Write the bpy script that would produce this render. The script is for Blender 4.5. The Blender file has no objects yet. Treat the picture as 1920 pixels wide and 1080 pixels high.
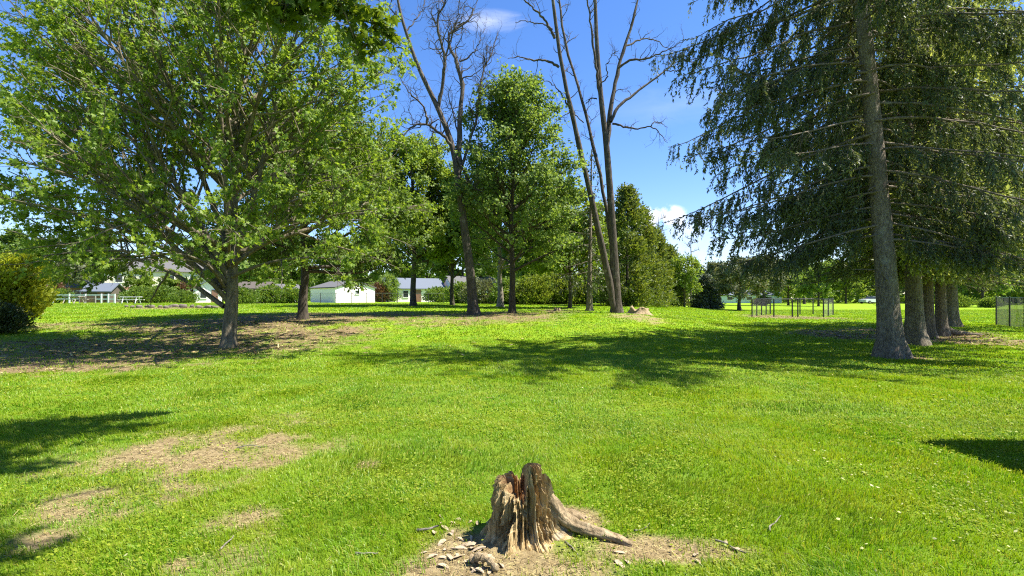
import bpy, math
import numpy as np

sc = bpy.context.scene
COL = sc.collection
RNG = np.random.default_rng(7)
PI = math.pi
CAM_Z = 1.6
F = 960.0            # focal length in pixels of the 1920 px wide photograph
HOR = 560.0


# ------------------------------------------------------------------ noise
_perm = np.random.default_rng(3).random((256, 256))


def vnoise(x, y):
    x = np.asarray(x, float); y = np.asarray(y, float)
    xi = np.floor(x).astype(int); yi = np.floor(y).astype(int)
    fx = x - xi; fy = y - yi
    fx = fx * fx * (3 - 2 * fx); fy = fy * fy * (3 - 2 * fy)
    a = _perm[xi & 255, yi & 255]; b = _perm[(xi + 1) & 255, yi & 255]
    c = _perm[xi & 255, (yi + 1) & 255]; d = _perm[(xi + 1) & 255, (yi + 1) & 255]
    return (a * (1 - fx) + b * fx) * (1 - fy) + (c * (1 - fx) + d * fx) * fy


def fbm(x, y, n=4):
    s = 0; a = 0.5; t = 0
    for k in range(n):
        s = s + a * vnoise(x * 2 ** k + 17.3 * k, y * 2 ** k + 5.1 * k); t += a; a *= 0.5
    return s / t


def sstep(a, b, x):
    t = np.clip((x - a) / (b - a), 0, 1)
    return t * t * (3 - 2 * t)


# ------------------------------------------------------------------ terrain
_zl = np.array([[0, 0], [15, 0], [20, .28], [25, .62], [29, .76], [45, 1.0], [75, 1.06], [200, .95], [700, 1.1]])
_zr = np.array([[0, 0], [18, 0], [28, .2], [44, .06], [75, .4], [110, .57], [200, .75], [700, 1.1]])
STUMP = (0.075, 3.42)


def ground(x, y):
    x = np.asarray(x, float); y = np.asarray(y, float)
    r = np.hypot(x, y)
    d = np.where(y > 0, np.maximum(y, r * 0.75), r * 0.75)
    zl = np.interp(d, _zl[:, 0], _zl[:, 1]); zr = np.interp(d, _zr[:, 0], _zr[:, 1])
    u = x / np.maximum(r, .1)
    w = sstep(.2, .42, u)
    z = zl * (1 - w) + zr * w
    near = 1 - sstep(25, 60, r)
    z = z + (fbm(x * .22, y * .22, 3) - .5) * .10 * near * sstep(3, 9, r)
    z = z + (fbm(x * 1.7 + 9, y * 1.7, 3) - .5) * .05 * near
    ds = np.hypot(x - STUMP[0], y - STUMP[1])
    z = z + .05 * np.exp(-(ds / .42) ** 2)
    return z


def W(px, py, D):
    """a point of the place, D metres in front of the camera, seen at a photograph pixel"""
    return np.array([(px - 960) / F * D, D, CAM_Z - (py - HOR) / F * D])


def gray(px, py):
    """the ground point seen at a photograph pixel"""
    D = np.geomspace(2, 400, 4000)
    p = W(px, py, D)
    g = ground(p[0], p[1])
    k = np.argmax(p[2] <= g)
    return float(p[0][k]), float(D[k])


# patches of bare soil and litter: pixel centre, pixel radii, strength, kind (0 soil, 1 litter)
_PATCH = [
    (400, 852, 200, 52, .84, 0), (330, 905, 150, 30, .68, 0), (500, 800, 90, 26, .7, 0), (150, 965, 110, 28, .85, 0),
    (200, 940, 170, 36, .8, 0), (450, 990, 110, 40, .84, 0), (390, 1055, 110, 45, .74, 0), (690, 869, 24, 10, .9, 0),
    (60, 700, 120, 10, .45, 0),
    (580, 845, 70, 14, .6, 0), (90, 1010, 80, 30, .6, 0), (900, 1058, 160, 62, 1.2, 0), (840, 1010, 70, 22, .8, 0), (1010, 1075, 150, 38, 1.1, 0),
    (1090, 972, 50, 24, .9, 0), (1265, 1033, 165, 27, 1.35, 0), (1360, 1040, 50, 28, .9, 0), (1130, 1060, 60, 26, .5, 0),
    (240, 654, 320, 28, .9, 1), (120, 684, 240, 18, .95, 1), (480, 640, 200, 30, .85, 1), (420, 612, 230, 16, .8, 1),
    (560, 600, 170, 14, 1.1, 1), (600, 625, 120, 14, .75, 1), (740, 593, 150, 9, .85, 1), (930, 595, 120, 11, .92, 1), (830, 606, 110, 7, .5, 1), (150, 612, 150, 8, .6, 1), (1045, 584, 40, 5, .7, 1), (1195, 596, 50, 7, .9, 0),
    (1590, 629, 90, 11, 1.0, 1), (1740, 634, 110, 20, .9, 1), (1685, 668, 40, 8, .8, 1),
    (1485, 595, 75, 4.5, 1.1, 1), (340, 577, 90, 3, .9, 1), (1770, 622, 60, 8, 1.0, 0),
]
_PW = []
for (cx, cy, rx, ry, s, k) in _PATCH:
    X, D = gray(cx, cy)
    D0 = gray(cx, cy + ry)[1]; D1 = gray(cx, max(cy - ry, 571))[1]
    D1 = min(D1, D + 2.2 * (D - D0))
    _PW.append((X / D * .5 * (D0 + D1), .5 * (D0 + D1), rx / F * D, max(.5 * (D1 - D0), .1), s, k))


def bare(x, y):
    """soil and litter amounts at ground points"""
    x = np.asarray(x, float); y = np.asarray(y, float)
    out = [np.zeros_like(x), np.zeros_like(x)]
    for (X, D, a, b, s, k) in _PW:
        d = np.hypot((x - X) / a, (y - D) / b)
        v = s * (1 - sstep(.45, 1.5, d))
        out[k] = np.maximum(out[k], v)
    n = .62 * fbm(x * 2.6, y * 2.6, 4) + .38 * fbm(x * 5.5 + 7, y * 5.5, 3)
    n2 = fbm(x * .9 + 31, y * .9 + 3, 3)
    soil = np.clip((out[0] + (n - .5) * 2.2 + (n2 - .5) * .5) * 1.0 - .10, 0, 1) * (out[0] > .01)
    soil = sstep(.0, 1.0, soil)
    lit = sstep(.0, .8, np.clip(out[1] + (n - .5) * 2.2 - .05, 0, 1)) * (out[1] > .01)
    return soil, lit


# ------------------------------------------------------------------ mesh helpers
def mesh_np(name, V, faces, mat=None, smooth=False, fattr=None, vattr=None):
    V = np.asarray(V, np.float32).reshape(-1, 3)
    faces = [np.asarray(f, np.int32) for f in faces if len(f)]
    me = bpy.data.meshes.new(name)
    me.vertices.add(len(V)); me.vertices.foreach_set('co', V.ravel())
    nl = sum(f.size for f in faces); npoly = sum(len(f) for f in faces)
    me.loops.add(nl); me.loops.foreach_set('vertex_index', np.concatenate([f.ravel() for f in faces]))
    me.polygons.add(npoly)
    tot = np.concatenate([np.full(len(f), f.shape[1], np.int32) for f in faces])
    st = np.zeros(npoly, np.int32); st[1:] = np.cumsum(tot)[:-1]
    me.polygons.foreach_set('loop_start', st)
    me.polygons.foreach_set('use_smooth', np.full(npoly, smooth, bool))
    me.update(calc_edges=True)
    for dom, d in (('FACE', fattr), ('POINT', vattr)):
        for k, a in (d or {}).items():
            at = me.attributes.new(k, 'FLOAT', dom); at.data.foreach_set('value', np.asarray(a, np.float32).ravel())
    if mat: me.materials.append(mat)
    return me


def obj(name, me, parent=None, loc=None):
    o = bpy.data.objects.new(name, me); COL.objects.link(o)
    if parent is not None: o.parent = parent
    if loc is not None: o.location = tuple(float(c) for c in loc)
    return o


def tag(o, label=None, cat=None, group=None, kind=None):
    if label: o['label'] = label
    if cat: o['category'] = cat
    if group: o['group'] = group
    if kind: o['kind'] = kind
    return o


def thing(name, label, cat, loc=(0, 0, 0), rz=0, group=None):
    o = obj(name, None, loc=loc); o.rotation_euler = (0, 0, rz); o.empty_display_size = .3
    return tag(o, label, cat, group)


def dup(root, loc, rz, scale=1.0, label=None, group=None):
    r = root.copy(); COL.objects.link(r); r.location = tuple(float(c) for c in loc); r.rotation_euler = (0, 0, rz)
    r.scale = (scale,) * 3 if np.isscalar(scale) else scale
    if label: r['label'] = label
    if group: r['group'] = group
    for ch in list(root.children):
        c = ch.copy(); COL.objects.link(c); c.parent = r
        for g in list(ch.children):
            d = g.copy(); COL.objects.link(d); d.parent = c
    return r


class MB:
    def __init__(s): s.v = []; s.f = []

    def add(s, V, Fs):
        b = len(s.v); s.v += [tuple(map(float, p)) for p in V]
        s.f += [tuple(int(i) + b for i in f) for f in Fs]; return s

    def box(s, x0, x1, y0, y1, z0, z1):
        return s.add([(x0, y0, z0), (x1, y0, z0), (x1, y1, z0), (x0, y1, z0), (x0, y0, z1), (x1, y0, z1), (x1, y1, z1), (x0, y1, z1)],
                     [(0, 3, 2, 1), (4, 5, 6, 7), (0, 1, 5, 4), (1, 2, 6, 5), (2, 3, 7, 6), (3, 0, 4, 7)])

    def prism(s, prof, y0, y1):
        """profile of (x, z) points pushed from y0 to y1"""
        n = len(prof)
        V = [(x, y0, z) for x, z in prof] + [(x, y1, z) for x, z in prof]
        return s.add(V, [tuple(range(n)), tuple(range(2 * n - 1, n - 1, -1))] + [(i, i + n, (i + 1) % n + n, (i + 1) % n) for i in range(n)])

    def tube(s, pts, r, S=8):
        P = np.asarray(pts, float)[None]; R = np.broadcast_to(np.asarray(r, float), (len(pts),))[None]
        V, Fq = tube_np(P, R, S); k = len(V)
        s.add(V, Fq)
        n = len(pts); b = len(s.v) - k
        s.f.append(tuple(b + i for i in range(S))); s.f.append(tuple(b + (n - 1) * S + i for i in range(S))[::-1]); return s

    def build(s, name, mat, parent=None, smooth=False, loc=None):
        me = bpy.data.meshes.new(name); me.from_pydata(s.v, [], s.f); me.update()
        if smooth: me.polygons.foreach_set('use_smooth', [True] * len(me.polygons))
        me.materials.append(mat)
        return obj(name, me, parent, loc)


def nrm(a):
    return a / np.maximum(np.linalg.norm(a, axis=-1, keepdims=True), 1e-9)


def tube_np(P, R, S):
    n, K, _ = P.shape
    T = nrm(np.gradient(P, axis=1))
    m = nrm(T.mean(1)); ref = np.where(np.abs(m[:, 2:3]) > .85, np.array([[1., 0, 0]]), np.array([[0, 0, 1.]]))
    U = nrm(np.cross(T, ref[:, None, :])); Wv = np.cross(T, U)
    a = np.arange(S) * 2 * PI / S
    if R.ndim == 2: R = np.repeat(R[:, :, None], S, 2)
    V = P[:, :, None] + R[..., None] * (np.cos(a)[None, None, :, None] * U[:, :, None] + np.sin(a)[None, None, :, None] * Wv[:, :, None])
    base = (np.arange(n) * K * S)[:, None, None] + (np.arange(K - 1) * S)[None, :, None]
    j = np.arange(S)[None, None]; j2 = (j + 1) % S
    Fq = np.stack([base + j, base + j2, base + S + j2, base + S + j], -1).reshape(-1, 4)
    return V.reshape(-1, 3), Fq


def join(parts):
    """parts: list of (V, quads) -> one (V, quads)"""
    Vs = []; Fs = []; b = 0
    for V, Fq in parts:
        Vs.append(V); Fs.append(Fq + b); b += len(V)
    return np.concatenate(Vs), np.concatenate(Fs)


def resample(P, K):
    P = np.asarray(P, float)
    d = np.r_[0, np.cumsum(np.linalg.norm(np.diff(P, axis=0), axis=1))]
    t = np.linspace(0, d[-1], K)
    # catmull-rom like smoothing through linear interpolation and a light blur
    Q = np.stack([np.interp(t, d, P[:, k]) for k in range(3)], 1)
    for _ in range(2):
        Q[1:-1] = .25 * Q[:-2] + .5 * Q[1:-1] + .25 * Q[2:]
    return Q


def grow(rng, p, d, L, K, up=0.0, wob=0.1):
    """n branches at once: starts p, directions d, lengths L"""
    n = len(p); P = np.zeros((n, K, 3)); P[:, 0] = p; d = nrm(d)
    up = np.broadcast_to(np.asarray(up, float), (n,))
    for k in range(1, K):
        d = d + rng.normal(0, wob, (n, 3)); d[:, 2] += up
        d = nrm(d); P[:, k] = P[:, k - 1] + d * (L / (K - 1))[:, None]
    return P


def sample(P, R, idx, t):
    K = P.shape[1]; f = np.clip(t, 0, .9999) * (K - 1); i = f.astype(int); w = (f - i)[:, None]
    a = P[idx, i]; b = P[idx, np.minimum(i + 1, K - 1)]
    r = R[idx, i] * (1 - w[:, 0]) + R[idx, np.minimum(i + 1, K - 1)] * w[:, 0]
    return a * (1 - w) + b * w, nrm(b - a), r


def off_dir(rng, T, a, phi=None):
    n = len(T); ref = np.where(np.abs(T[:, 2:3]) > .9, np.array([[1., 0, 0]]), np.array([[0, 0, 1.]]))
    U = nrm(np.cross(T, ref)); Wv = np.cross(T, U)
    if phi is None: phi = rng.uniform(0, 2 * PI, n)
    return np.cos(a)[:, None] * T + np.sin(a)[:, None] * (np.cos(phi)[:, None] * U + np.sin(phi)[:, None] * Wv)


ENV_P = 2.0


def env_len(p, d, c, rad):
    s = np.linspace(0, 2.2, 56)[None, :, None] * rad.max()
    q = np.abs((p[:, None] + d[:, None] * s - c) / rad) ** ENV_P
    ins = q.sum(-1) < 1
    return np.maximum(np.where(ins, s[..., 0], 0).max(1), .05)


# ------------------------------------------------------------------ leaf templates
_h = [(0, 0), (.04, .40), (.28, .20), (.60, .47), (.60, .16), (1, 0)]
MAPLE_V = np.array([(u, v, -.22 * abs(v)) for u, v in _h] + [(u, -v, -.22 * abs(v)) for u, v in _h[1:5]])
MAPLE_F = np.array([(0, 1, 2), (0, 2, 4), (2, 3, 4), (0, 4, 5), (0, 7, 6), (0, 9, 7), (7, 9, 8), (0, 5, 9)])
OVAL_V = np.array([(0, 0, 0), (.5, .32, -.1), (1, 0, -.06), (.5, -.32, -.1)])
OVAL_F = np.array([(0, 1, 2), (0, 2, 3)])
SPRAY_V = np.array([(0, 0, 0), (.3, .26, -.03), (.62, .12, .04), (.7, .34, -.02), (1, 0, 0), (.66, -.30, .02), (.55, -.1, -.04), (.25, -.28, 0)])
SPRAY_F = np.array([(0, 1, 2), (2, 3, 4), (0, 2, 4), (0, 4, 6), (4, 5, 6), (0, 6, 7)])
NEEDLE_V = np.array([(0, 0, 0), (.45, .13, 0), (1, 0, 0), (.45, -.13, 0)])
NEEDLE_F = np.array([(0, 1, 2), (0, 2, 3)])


def leaves_np(rng, pos, along, normal, size, tv, tf):
    """place a leaf template at every pos; returns V, tris, per-face random"""
    n = len(pos)
    A = nrm(along); B = nrm(np.cross(normal, A)); N = np.cross(A, B)
    V = pos[:, None] + size[:, None, None] * (tv[None, :, :1] * A[:, None] + tv[None, :, 1:2] * B[:, None] + tv[None, :, 2:] * N[:, None])
    Fq = (tf[None] + (np.arange(n) * len(tv))[:, None, None]).reshape(-1, 3)
    return V.reshape(-1, 3), Fq, np.repeat(rng.random(n), len(tf))
# ------------------------------------------------------------------ materials
def new_mat(name):
    m = bpy.data.materials.new(name); m.use_nodes = True
    nt = m.node_tree; nt.nodes.clear()
    return m, nt


class N:
    """tiny node-tree builder"""
    def __init__(s, nt): s.nt = nt

    def node(s, t, inp=None, **kw):
        n = s.nt.nodes.new(t)
        for k, v in kw.items(): setattr(n, k, v)
        for k, v in (inp or {}).items():
            if isinstance(v, bpy.types.NodeSocket): s.nt.links.new(v, n.inputs[k])
            else: n.inputs[k].default_value = v
        return n

    def noise(s, vec, scale, detail=4, rough=.55, dist=0.0):
        return s.node('ShaderNodeTexNoise', {'Vector': vec, 'Scale': scale, 'Detail': detail, 'Roughness': rough, 'Distortion': dist}).outputs['Fac']

    def mapv(s, vec, scale):
        return s.node('ShaderNodeMapping', {'Vector': vec, 'Scale': scale}).outputs[0]

    def ramp(s, fac, stops):
        r = s.node('ShaderNodeValToRGB', {'Fac': fac}); cr = r.color_ramp
        while len(cr.elements) < len(stops): cr.elements.new(.5)
        for e, (p, c) in zip(cr.elements, stops):
            e.position = p; e.color = (c, c, c, 1) if np.isscalar(c) else (*c, 1)
        return r.outputs['Color']

    def mix(s, fac, a, b, mode='MIX'):
        n = s.node('ShaderNodeMix', data_type='RGBA', blend_type=mode)
        for i, v in ((0, fac), (6, a), (7, b)):
            if isinstance(v, bpy.types.NodeSocket): s.nt.links.new(v, n.inputs[i])
            else: n.inputs[i].default_value = v if i == 0 else (*v, 1)
        return n.outputs[2]

    def math(s, op, a, b=0.0, clamp=False):
        n = s.node('ShaderNodeMath', operation=op, use_clamp=clamp)
        for i, v in ((0, a), (1, b)):
            if isinstance(v, bpy.types.NodeSocket): s.nt.links.new(v, n.inputs[i])
            else: n.inputs[i].default_value = v
        return n.outputs[0]

    def out(s, shader): s.node('ShaderNodeOutputMaterial', {'Surface': shader})


def mat_plain(name, col, rough=.7, var=.12, scale=3.0, metal=0.0, bump=0.0, coord='Object'):
    m, nt = new_mat(name); n = N(nt)
    v = n.node('ShaderNodeTexCoord').outputs[coord]
    f = n.noise(v, scale, 5)
    c = n.mix(f, tuple(max(x * (1 - var), 0) for x in col), tuple(min(x * (1 + var), 1) for x in col))
    p = n.node('ShaderNodeBsdfPrincipled', {'Base Color': c, 'Roughness': rough, 'Metallic': metal})
    if bump:
        b = n.node('ShaderNodeBump', {'Height': n.noise(v, scale * 8, 4), 'Strength': bump, 'Distance': .02})
        nt.links.new(b.outputs[0], p.inputs['Normal'])
    n.out(p.outputs[0]); return m


def mat_leaf(name, a, b, trans=.42, gloss=.014, tr_gain=1.35, patch=None):
    m, nt = new_mat(name); n = N(nt)
    r = n.node('ShaderNodeAttribute', attribute_name='rnd').outputs['Fac']
    c = n.mix(r, a, b)
    if patch:
        v = n.node('ShaderNodeTexCoord').outputs['Object']
        c = n.mix(n.ramp(n.noise(v, patch[0], 2), [(.42, 0.), (.6, 1.)]), c, patch[1])
    d = n.node('ShaderNodeBsdfDiffuse', {'Color': c}).outputs[0]
    ct = n.mix(1.0, c, (tr_gain * 1.1, tr_gain, tr_gain * .55), 'MULTIPLY')
    t = n.node('ShaderNodeBsdfTranslucent', {'Color': ct}).outputs[0]
    s = n.node('ShaderNodeMixShader', {0: trans, 1: d, 2: t}).outputs[0]
    g = n.node('ShaderNodeBsdfGlossy', {'Color': (1, 1, 1, 1), 'Roughness': .5}).outputs[0]
    n.out(n.node('ShaderNodeMixShader', {0: gloss, 1: s, 2: g}).outputs[0]); return m


def mat_bark(name, dark, light, scale=(9, 9, 2.2), bump=.7, lichen=None, scaly=False):
    m, nt = new_mat(name); n = N(nt)
    v = n.node('ShaderNodeTexCoord').outputs['Object']
    mv = n.mapv(v, scale)
    f = n.noise(mv, 1.6, 7, .65, .6)
    if scaly:
        vo = n.node('ShaderNodeTexVoronoi', {'Vector': n.mapv(v, (34, 34, 15)), 'Scale': 1.0, 'Randomness': 1.0}, feature='DISTANCE_TO_EDGE').outputs['Distance']
        f = n.math('ADD', n.math('MULTIPLY', f, .8), n.math('MULTIPLY', n.math('MINIMUM', vo, .3), .55))
    c = n.ramp(f, [(.3, dark), (.52, tuple(.5 * (x + y) for x, y in zip(dark, light))), (.72, light)])
    if lichen:
        c = n.mix(n.ramp(n.noise(v, 2.3, 5, .7), [(.55, 0.), (.68, .7)]), c, lichen)
    b = n.node('ShaderNodeBump', {'Height': f, 'Strength': bump, 'Distance': .05})
    p = n.node('ShaderNodeBsdfPrincipled', {'Base Color': c, 'Roughness': .9, 'Normal': b.outputs[0]})
    p.inputs['Specular IOR Level'].default_value = .2
    n.out(p.outputs[0]); return m


def lawn_colour(n, pos):
    """greens of the lawn, patchy by place; shared by the ground and the blades"""
    a = n.noise(pos, .55, 4, .6); b = n.noise(pos, 2.4, 4, .6)
    c = n.mix(n.ramp(a, [(.36, 0.), (.62, 1.)]), LAWN[0], LAWN[1])
    c = n.mix(n.ramp(n.noise(pos, 6.5, 3, .6), [(.56, 0.), (.72, .6)]), c, (.075, .185, .008))
    return n.mix(n.ramp(b, [(.45, 0.), (.68, .75)]), c, LAWN[2])


LAWN = [(.128, .262, .008), (.188, .300, .009), (.255, .318, .016)]


def mat_ground():
    m, nt = new_mat('lawn_ground'); n = N(nt)
    pos = n.node('ShaderNodeNewGeometry').outputs['Position']
    soil = n.node('ShaderNodeAttribute', attribute_name='soil').outputs['Fac']
    lit = n.node('ShaderNodeAttribute', attribute_name='litter').outputs['Fac']
    far = n.node('ShaderNodeAttribute', attribute_name='far').outputs['Fac']
    c = lawn_colour(n, pos)
    fine = n.noise(pos, 30, 5, .7)
    th = n.mix(n.ramp(fine, [(.35, 0.), (.65, 1.)]), (.045, .085, .008), (.10, .14, .02))
    c = n.mix(n.math('ADD', n.math('MULTIPLY', far, .6), .4), th, c)
    # soil: pale dry earth with crumbs, straw and chips
    s1 = n.noise(pos, 14, 8, .75); s2 = n.noise(pos, 90, 3, .6)
    sc_ = n.ramp(s1, [(.28, (.09, .063, .030)), (.5, (.215, .162, .080)), (.72, (.33, .262, .14))])
    sc_ = n.mix(n.ramp(s2, [(.62, 0.), (.7, .8)]), sc_, (.42, .36, .19))
    st = n.noise(n.mapv(pos, (60, 14, 10)), 1.0, 3)
    sc_ = n.mix(n.ramp(st, [(.6, 0.), (.66, .6)]), sc_, (.36, .31, .11))
    c = n.mix(soil, c, sc_)
    l1 = n.noise(pos, 9, 7, .75)
    lc = n.ramp(l1, [(.3, (.06, .042, .022)), (.5, (.165, .120, .062)), (.7, (.34, .26, .14))])
    c = n.mix(lit, c, lc)
    h = n.math('ADD', n.noise(pos, 22, 6, .7), n.math('MULTIPLY', n.noise(pos, 120, 3), .4))
    b = n.node('ShaderNodeBump', {'Height': h, 'Strength': .7, 'Distance': .03})
    p = n.node('ShaderNodeBsdfPrincipled', {'Base Color': c, 'Roughness': .95, 'Normal': b.outputs[0]})
    p.inputs['Specular IOR Level'].default_value = .1
    n.out(p.outputs[0]); return m


def mat_grass():
    m, nt = new_mat('grass_blade'); n = N(nt)
    pos = n.node('ShaderNodeNewGeometry').outputs['Position']
    r = n.node('ShaderNodeAttribute', attribute_name='rnd').outputs['Fac']
    c = lawn_colour(n, pos)
    c = n.mix(n.ramp(r, [(0., 0.), (.5, .45)]), c, n.mix(1.0, c, (1.15, 1.12, 1.0), 'MULTIPLY'))
    c = n.mix(n.ramp(r, [(.86, 0.), (.95, 1.)]), c, (.34, .32, .05))
    c = n.mix(n.ramp(r, [(0., .75), (.25, 0.)]), c, n.mix(1.0, c, (.55, .66, .8), 'MULTIPLY'))
    d = n.node('ShaderNodeBsdfDiffuse', {'Color': c}).outputs[0]
    t = n.node('ShaderNodeBsdfTranslucent', {'Color': n.mix(1.0, c, (1.25, 1.2, .6), 'MULTIPLY')}).outputs[0]
    s = n.node('ShaderNodeMixShader', {0: .42, 1: d, 2: t}).outputs[0]
    g = n.node('ShaderNodeBsdfGlossy', {'Color': (1, 1, 1, 1), 'Roughness': .45}).outputs[0]
    n.out(n.node('ShaderNodeMixShader', {0: .015, 1: s, 2: g}).outputs[0]); return m


M = dict(
    ground=mat_ground(), grass=mat_grass(),
    maple=mat_leaf('maple_leaf', (.095, .175, .016), (.24, .335, .042), .52),
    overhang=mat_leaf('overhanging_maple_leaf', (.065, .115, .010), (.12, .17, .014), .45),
    oak=mat_leaf('oak_leaf', (.085, .155, .024), (.225, .315, .07), .5),
    bright=mat_leaf('bright_leaf', (.10, .175, .016), (.225, .30, .036), .5),
    mid=mat_leaf('mid_green_leaf', (.065, .13, .016), (.17, .245, .042), .46),
    pale=mat_leaf('grey_green_leaf', (.090, .115, .055), (.150, .165, .085), .35),
    red=mat_leaf('plum_leaf', (.095, .050, .030), (.16, .095, .05), .35),
    spruceback=mat_leaf('sun_tinted_spruce_needle', (.075, .12, .035), (.34, .40, .125), .5, .03),  # spruce needles again, lightened in colour to stand in for sunlight on the boughs
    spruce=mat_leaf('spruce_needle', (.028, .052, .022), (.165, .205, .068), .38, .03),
    darkfir=mat_leaf('dark_fir_needle', (.035, .058, .018), (.085, .11, .03), .3, .03),
    cedar=mat_leaf('cedar_spray', (.07, .11, .018), (.185, .225, .036), .35, .03),
    bluefir=mat_leaf('blue_fir_needle', (.06, .085, .055), (.12, .15, .10), .2, .03),
    gold=mat_leaf('gold_juniper_spray', (.20, .26, .016), (.38, .42, .035), .5, .03),
    hedge=mat_leaf('hedge_leaf', (.085, .14, .018), (.19, .24, .036), .42),
    bark_maple=mat_bark('maple_bark', (.060, .050, .034), (.26, .22, .15), lichen=(.22, .22, .10)),
    bark_dark=mat_bark('dark_bark', (.030, .025, .019), (.115, .095, .070)),
    bark_dead=mat_bark('bare_tree_bark', (.036, .031, .025), (.145, .120, .092), (7, 7, 1.6), .9, (.22, .195, .16)),
    bark_spruce=mat_bark('spruce_bark', (.062, .048, .034), (.34, .285, .205), (13, 13, 4.5), 1.0, (.26, .25, .20), True),
    bark_grey=mat_bark('pale_grey_bark', (.14, .12, .095), (.32, .28, .22)),
    twig=mat_bark('twig_bark', (.09, .08, .06), (.26, .235, .19), (20, 20, 20), .2),
)
# ------------------------------------------------------------------ ground and lawn
def build_ground():
    NA = 720
    r = np.concatenate([np.geomspace(.4, 60, 210), np.geomspace(60, 900, 46)[1:]])
    a = np.arange(NA) * 2 * PI / NA
    Rr, A = np.meshgrid(r, a, indexing='ij')
    x = Rr * np.sin(A); y = Rr * np.cos(A)
    z = ground(x, y)
    V = np.stack([x, y, z], -1).reshape(-1, 3)
    i = np.arange(len(r) - 1)[:, None] * NA; j = np.arange(NA)[None]; j2 = (j + 1) % NA
    Fq = np.stack([i + j, i + NA + j, i + NA + j2, i + j2], -1).reshape(-1, 4)
    V = np.concatenate([V, [[0, 0, float(ground(0, 0))]]])
    c = len(V) - 1
    Ft = np.stack([np.full(NA, c), np.arange(NA), (np.arange(NA) + 1) % NA], -1)
    so, li = bare(V[:, 0], V[:, 1])
    inside = (V[:, 1] > 1) & (np.hypot(V[:, 0], V[:, 1]) < 90)
    me = mesh_np('lawn', V, [Fq, Ft], M['ground'], True,
                 vattr={'soil': so * inside, 'litter': li * inside, 'far': sstep(6, 30, np.hypot(V[:, 0], V[:, 1]))})
    o = obj('lawn_ground', me); tag(o, 'sunny lawn with bare dirt patches reaching to the houses', kind='structure')


def lawn_points(rng, bands, keep):
    xs = []; ys = []; ks = []
    for k, (a, b, dens) in enumerate(bands):
        n = int(1.12 * (b * b - a * a) * dens)
        y = np.sqrt(rng.uniform(a * a, b * b, n)); x = rng.uniform(-1.12, 1.12, n) * y
        m = keep(x, y, rng)
        xs.append(x[m]); ys.append(y[m]); ks.append(np.full(m.sum(), k))
    return np.concatenate(xs), np.concatenate(ys), np.concatenate(ks)


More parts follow.
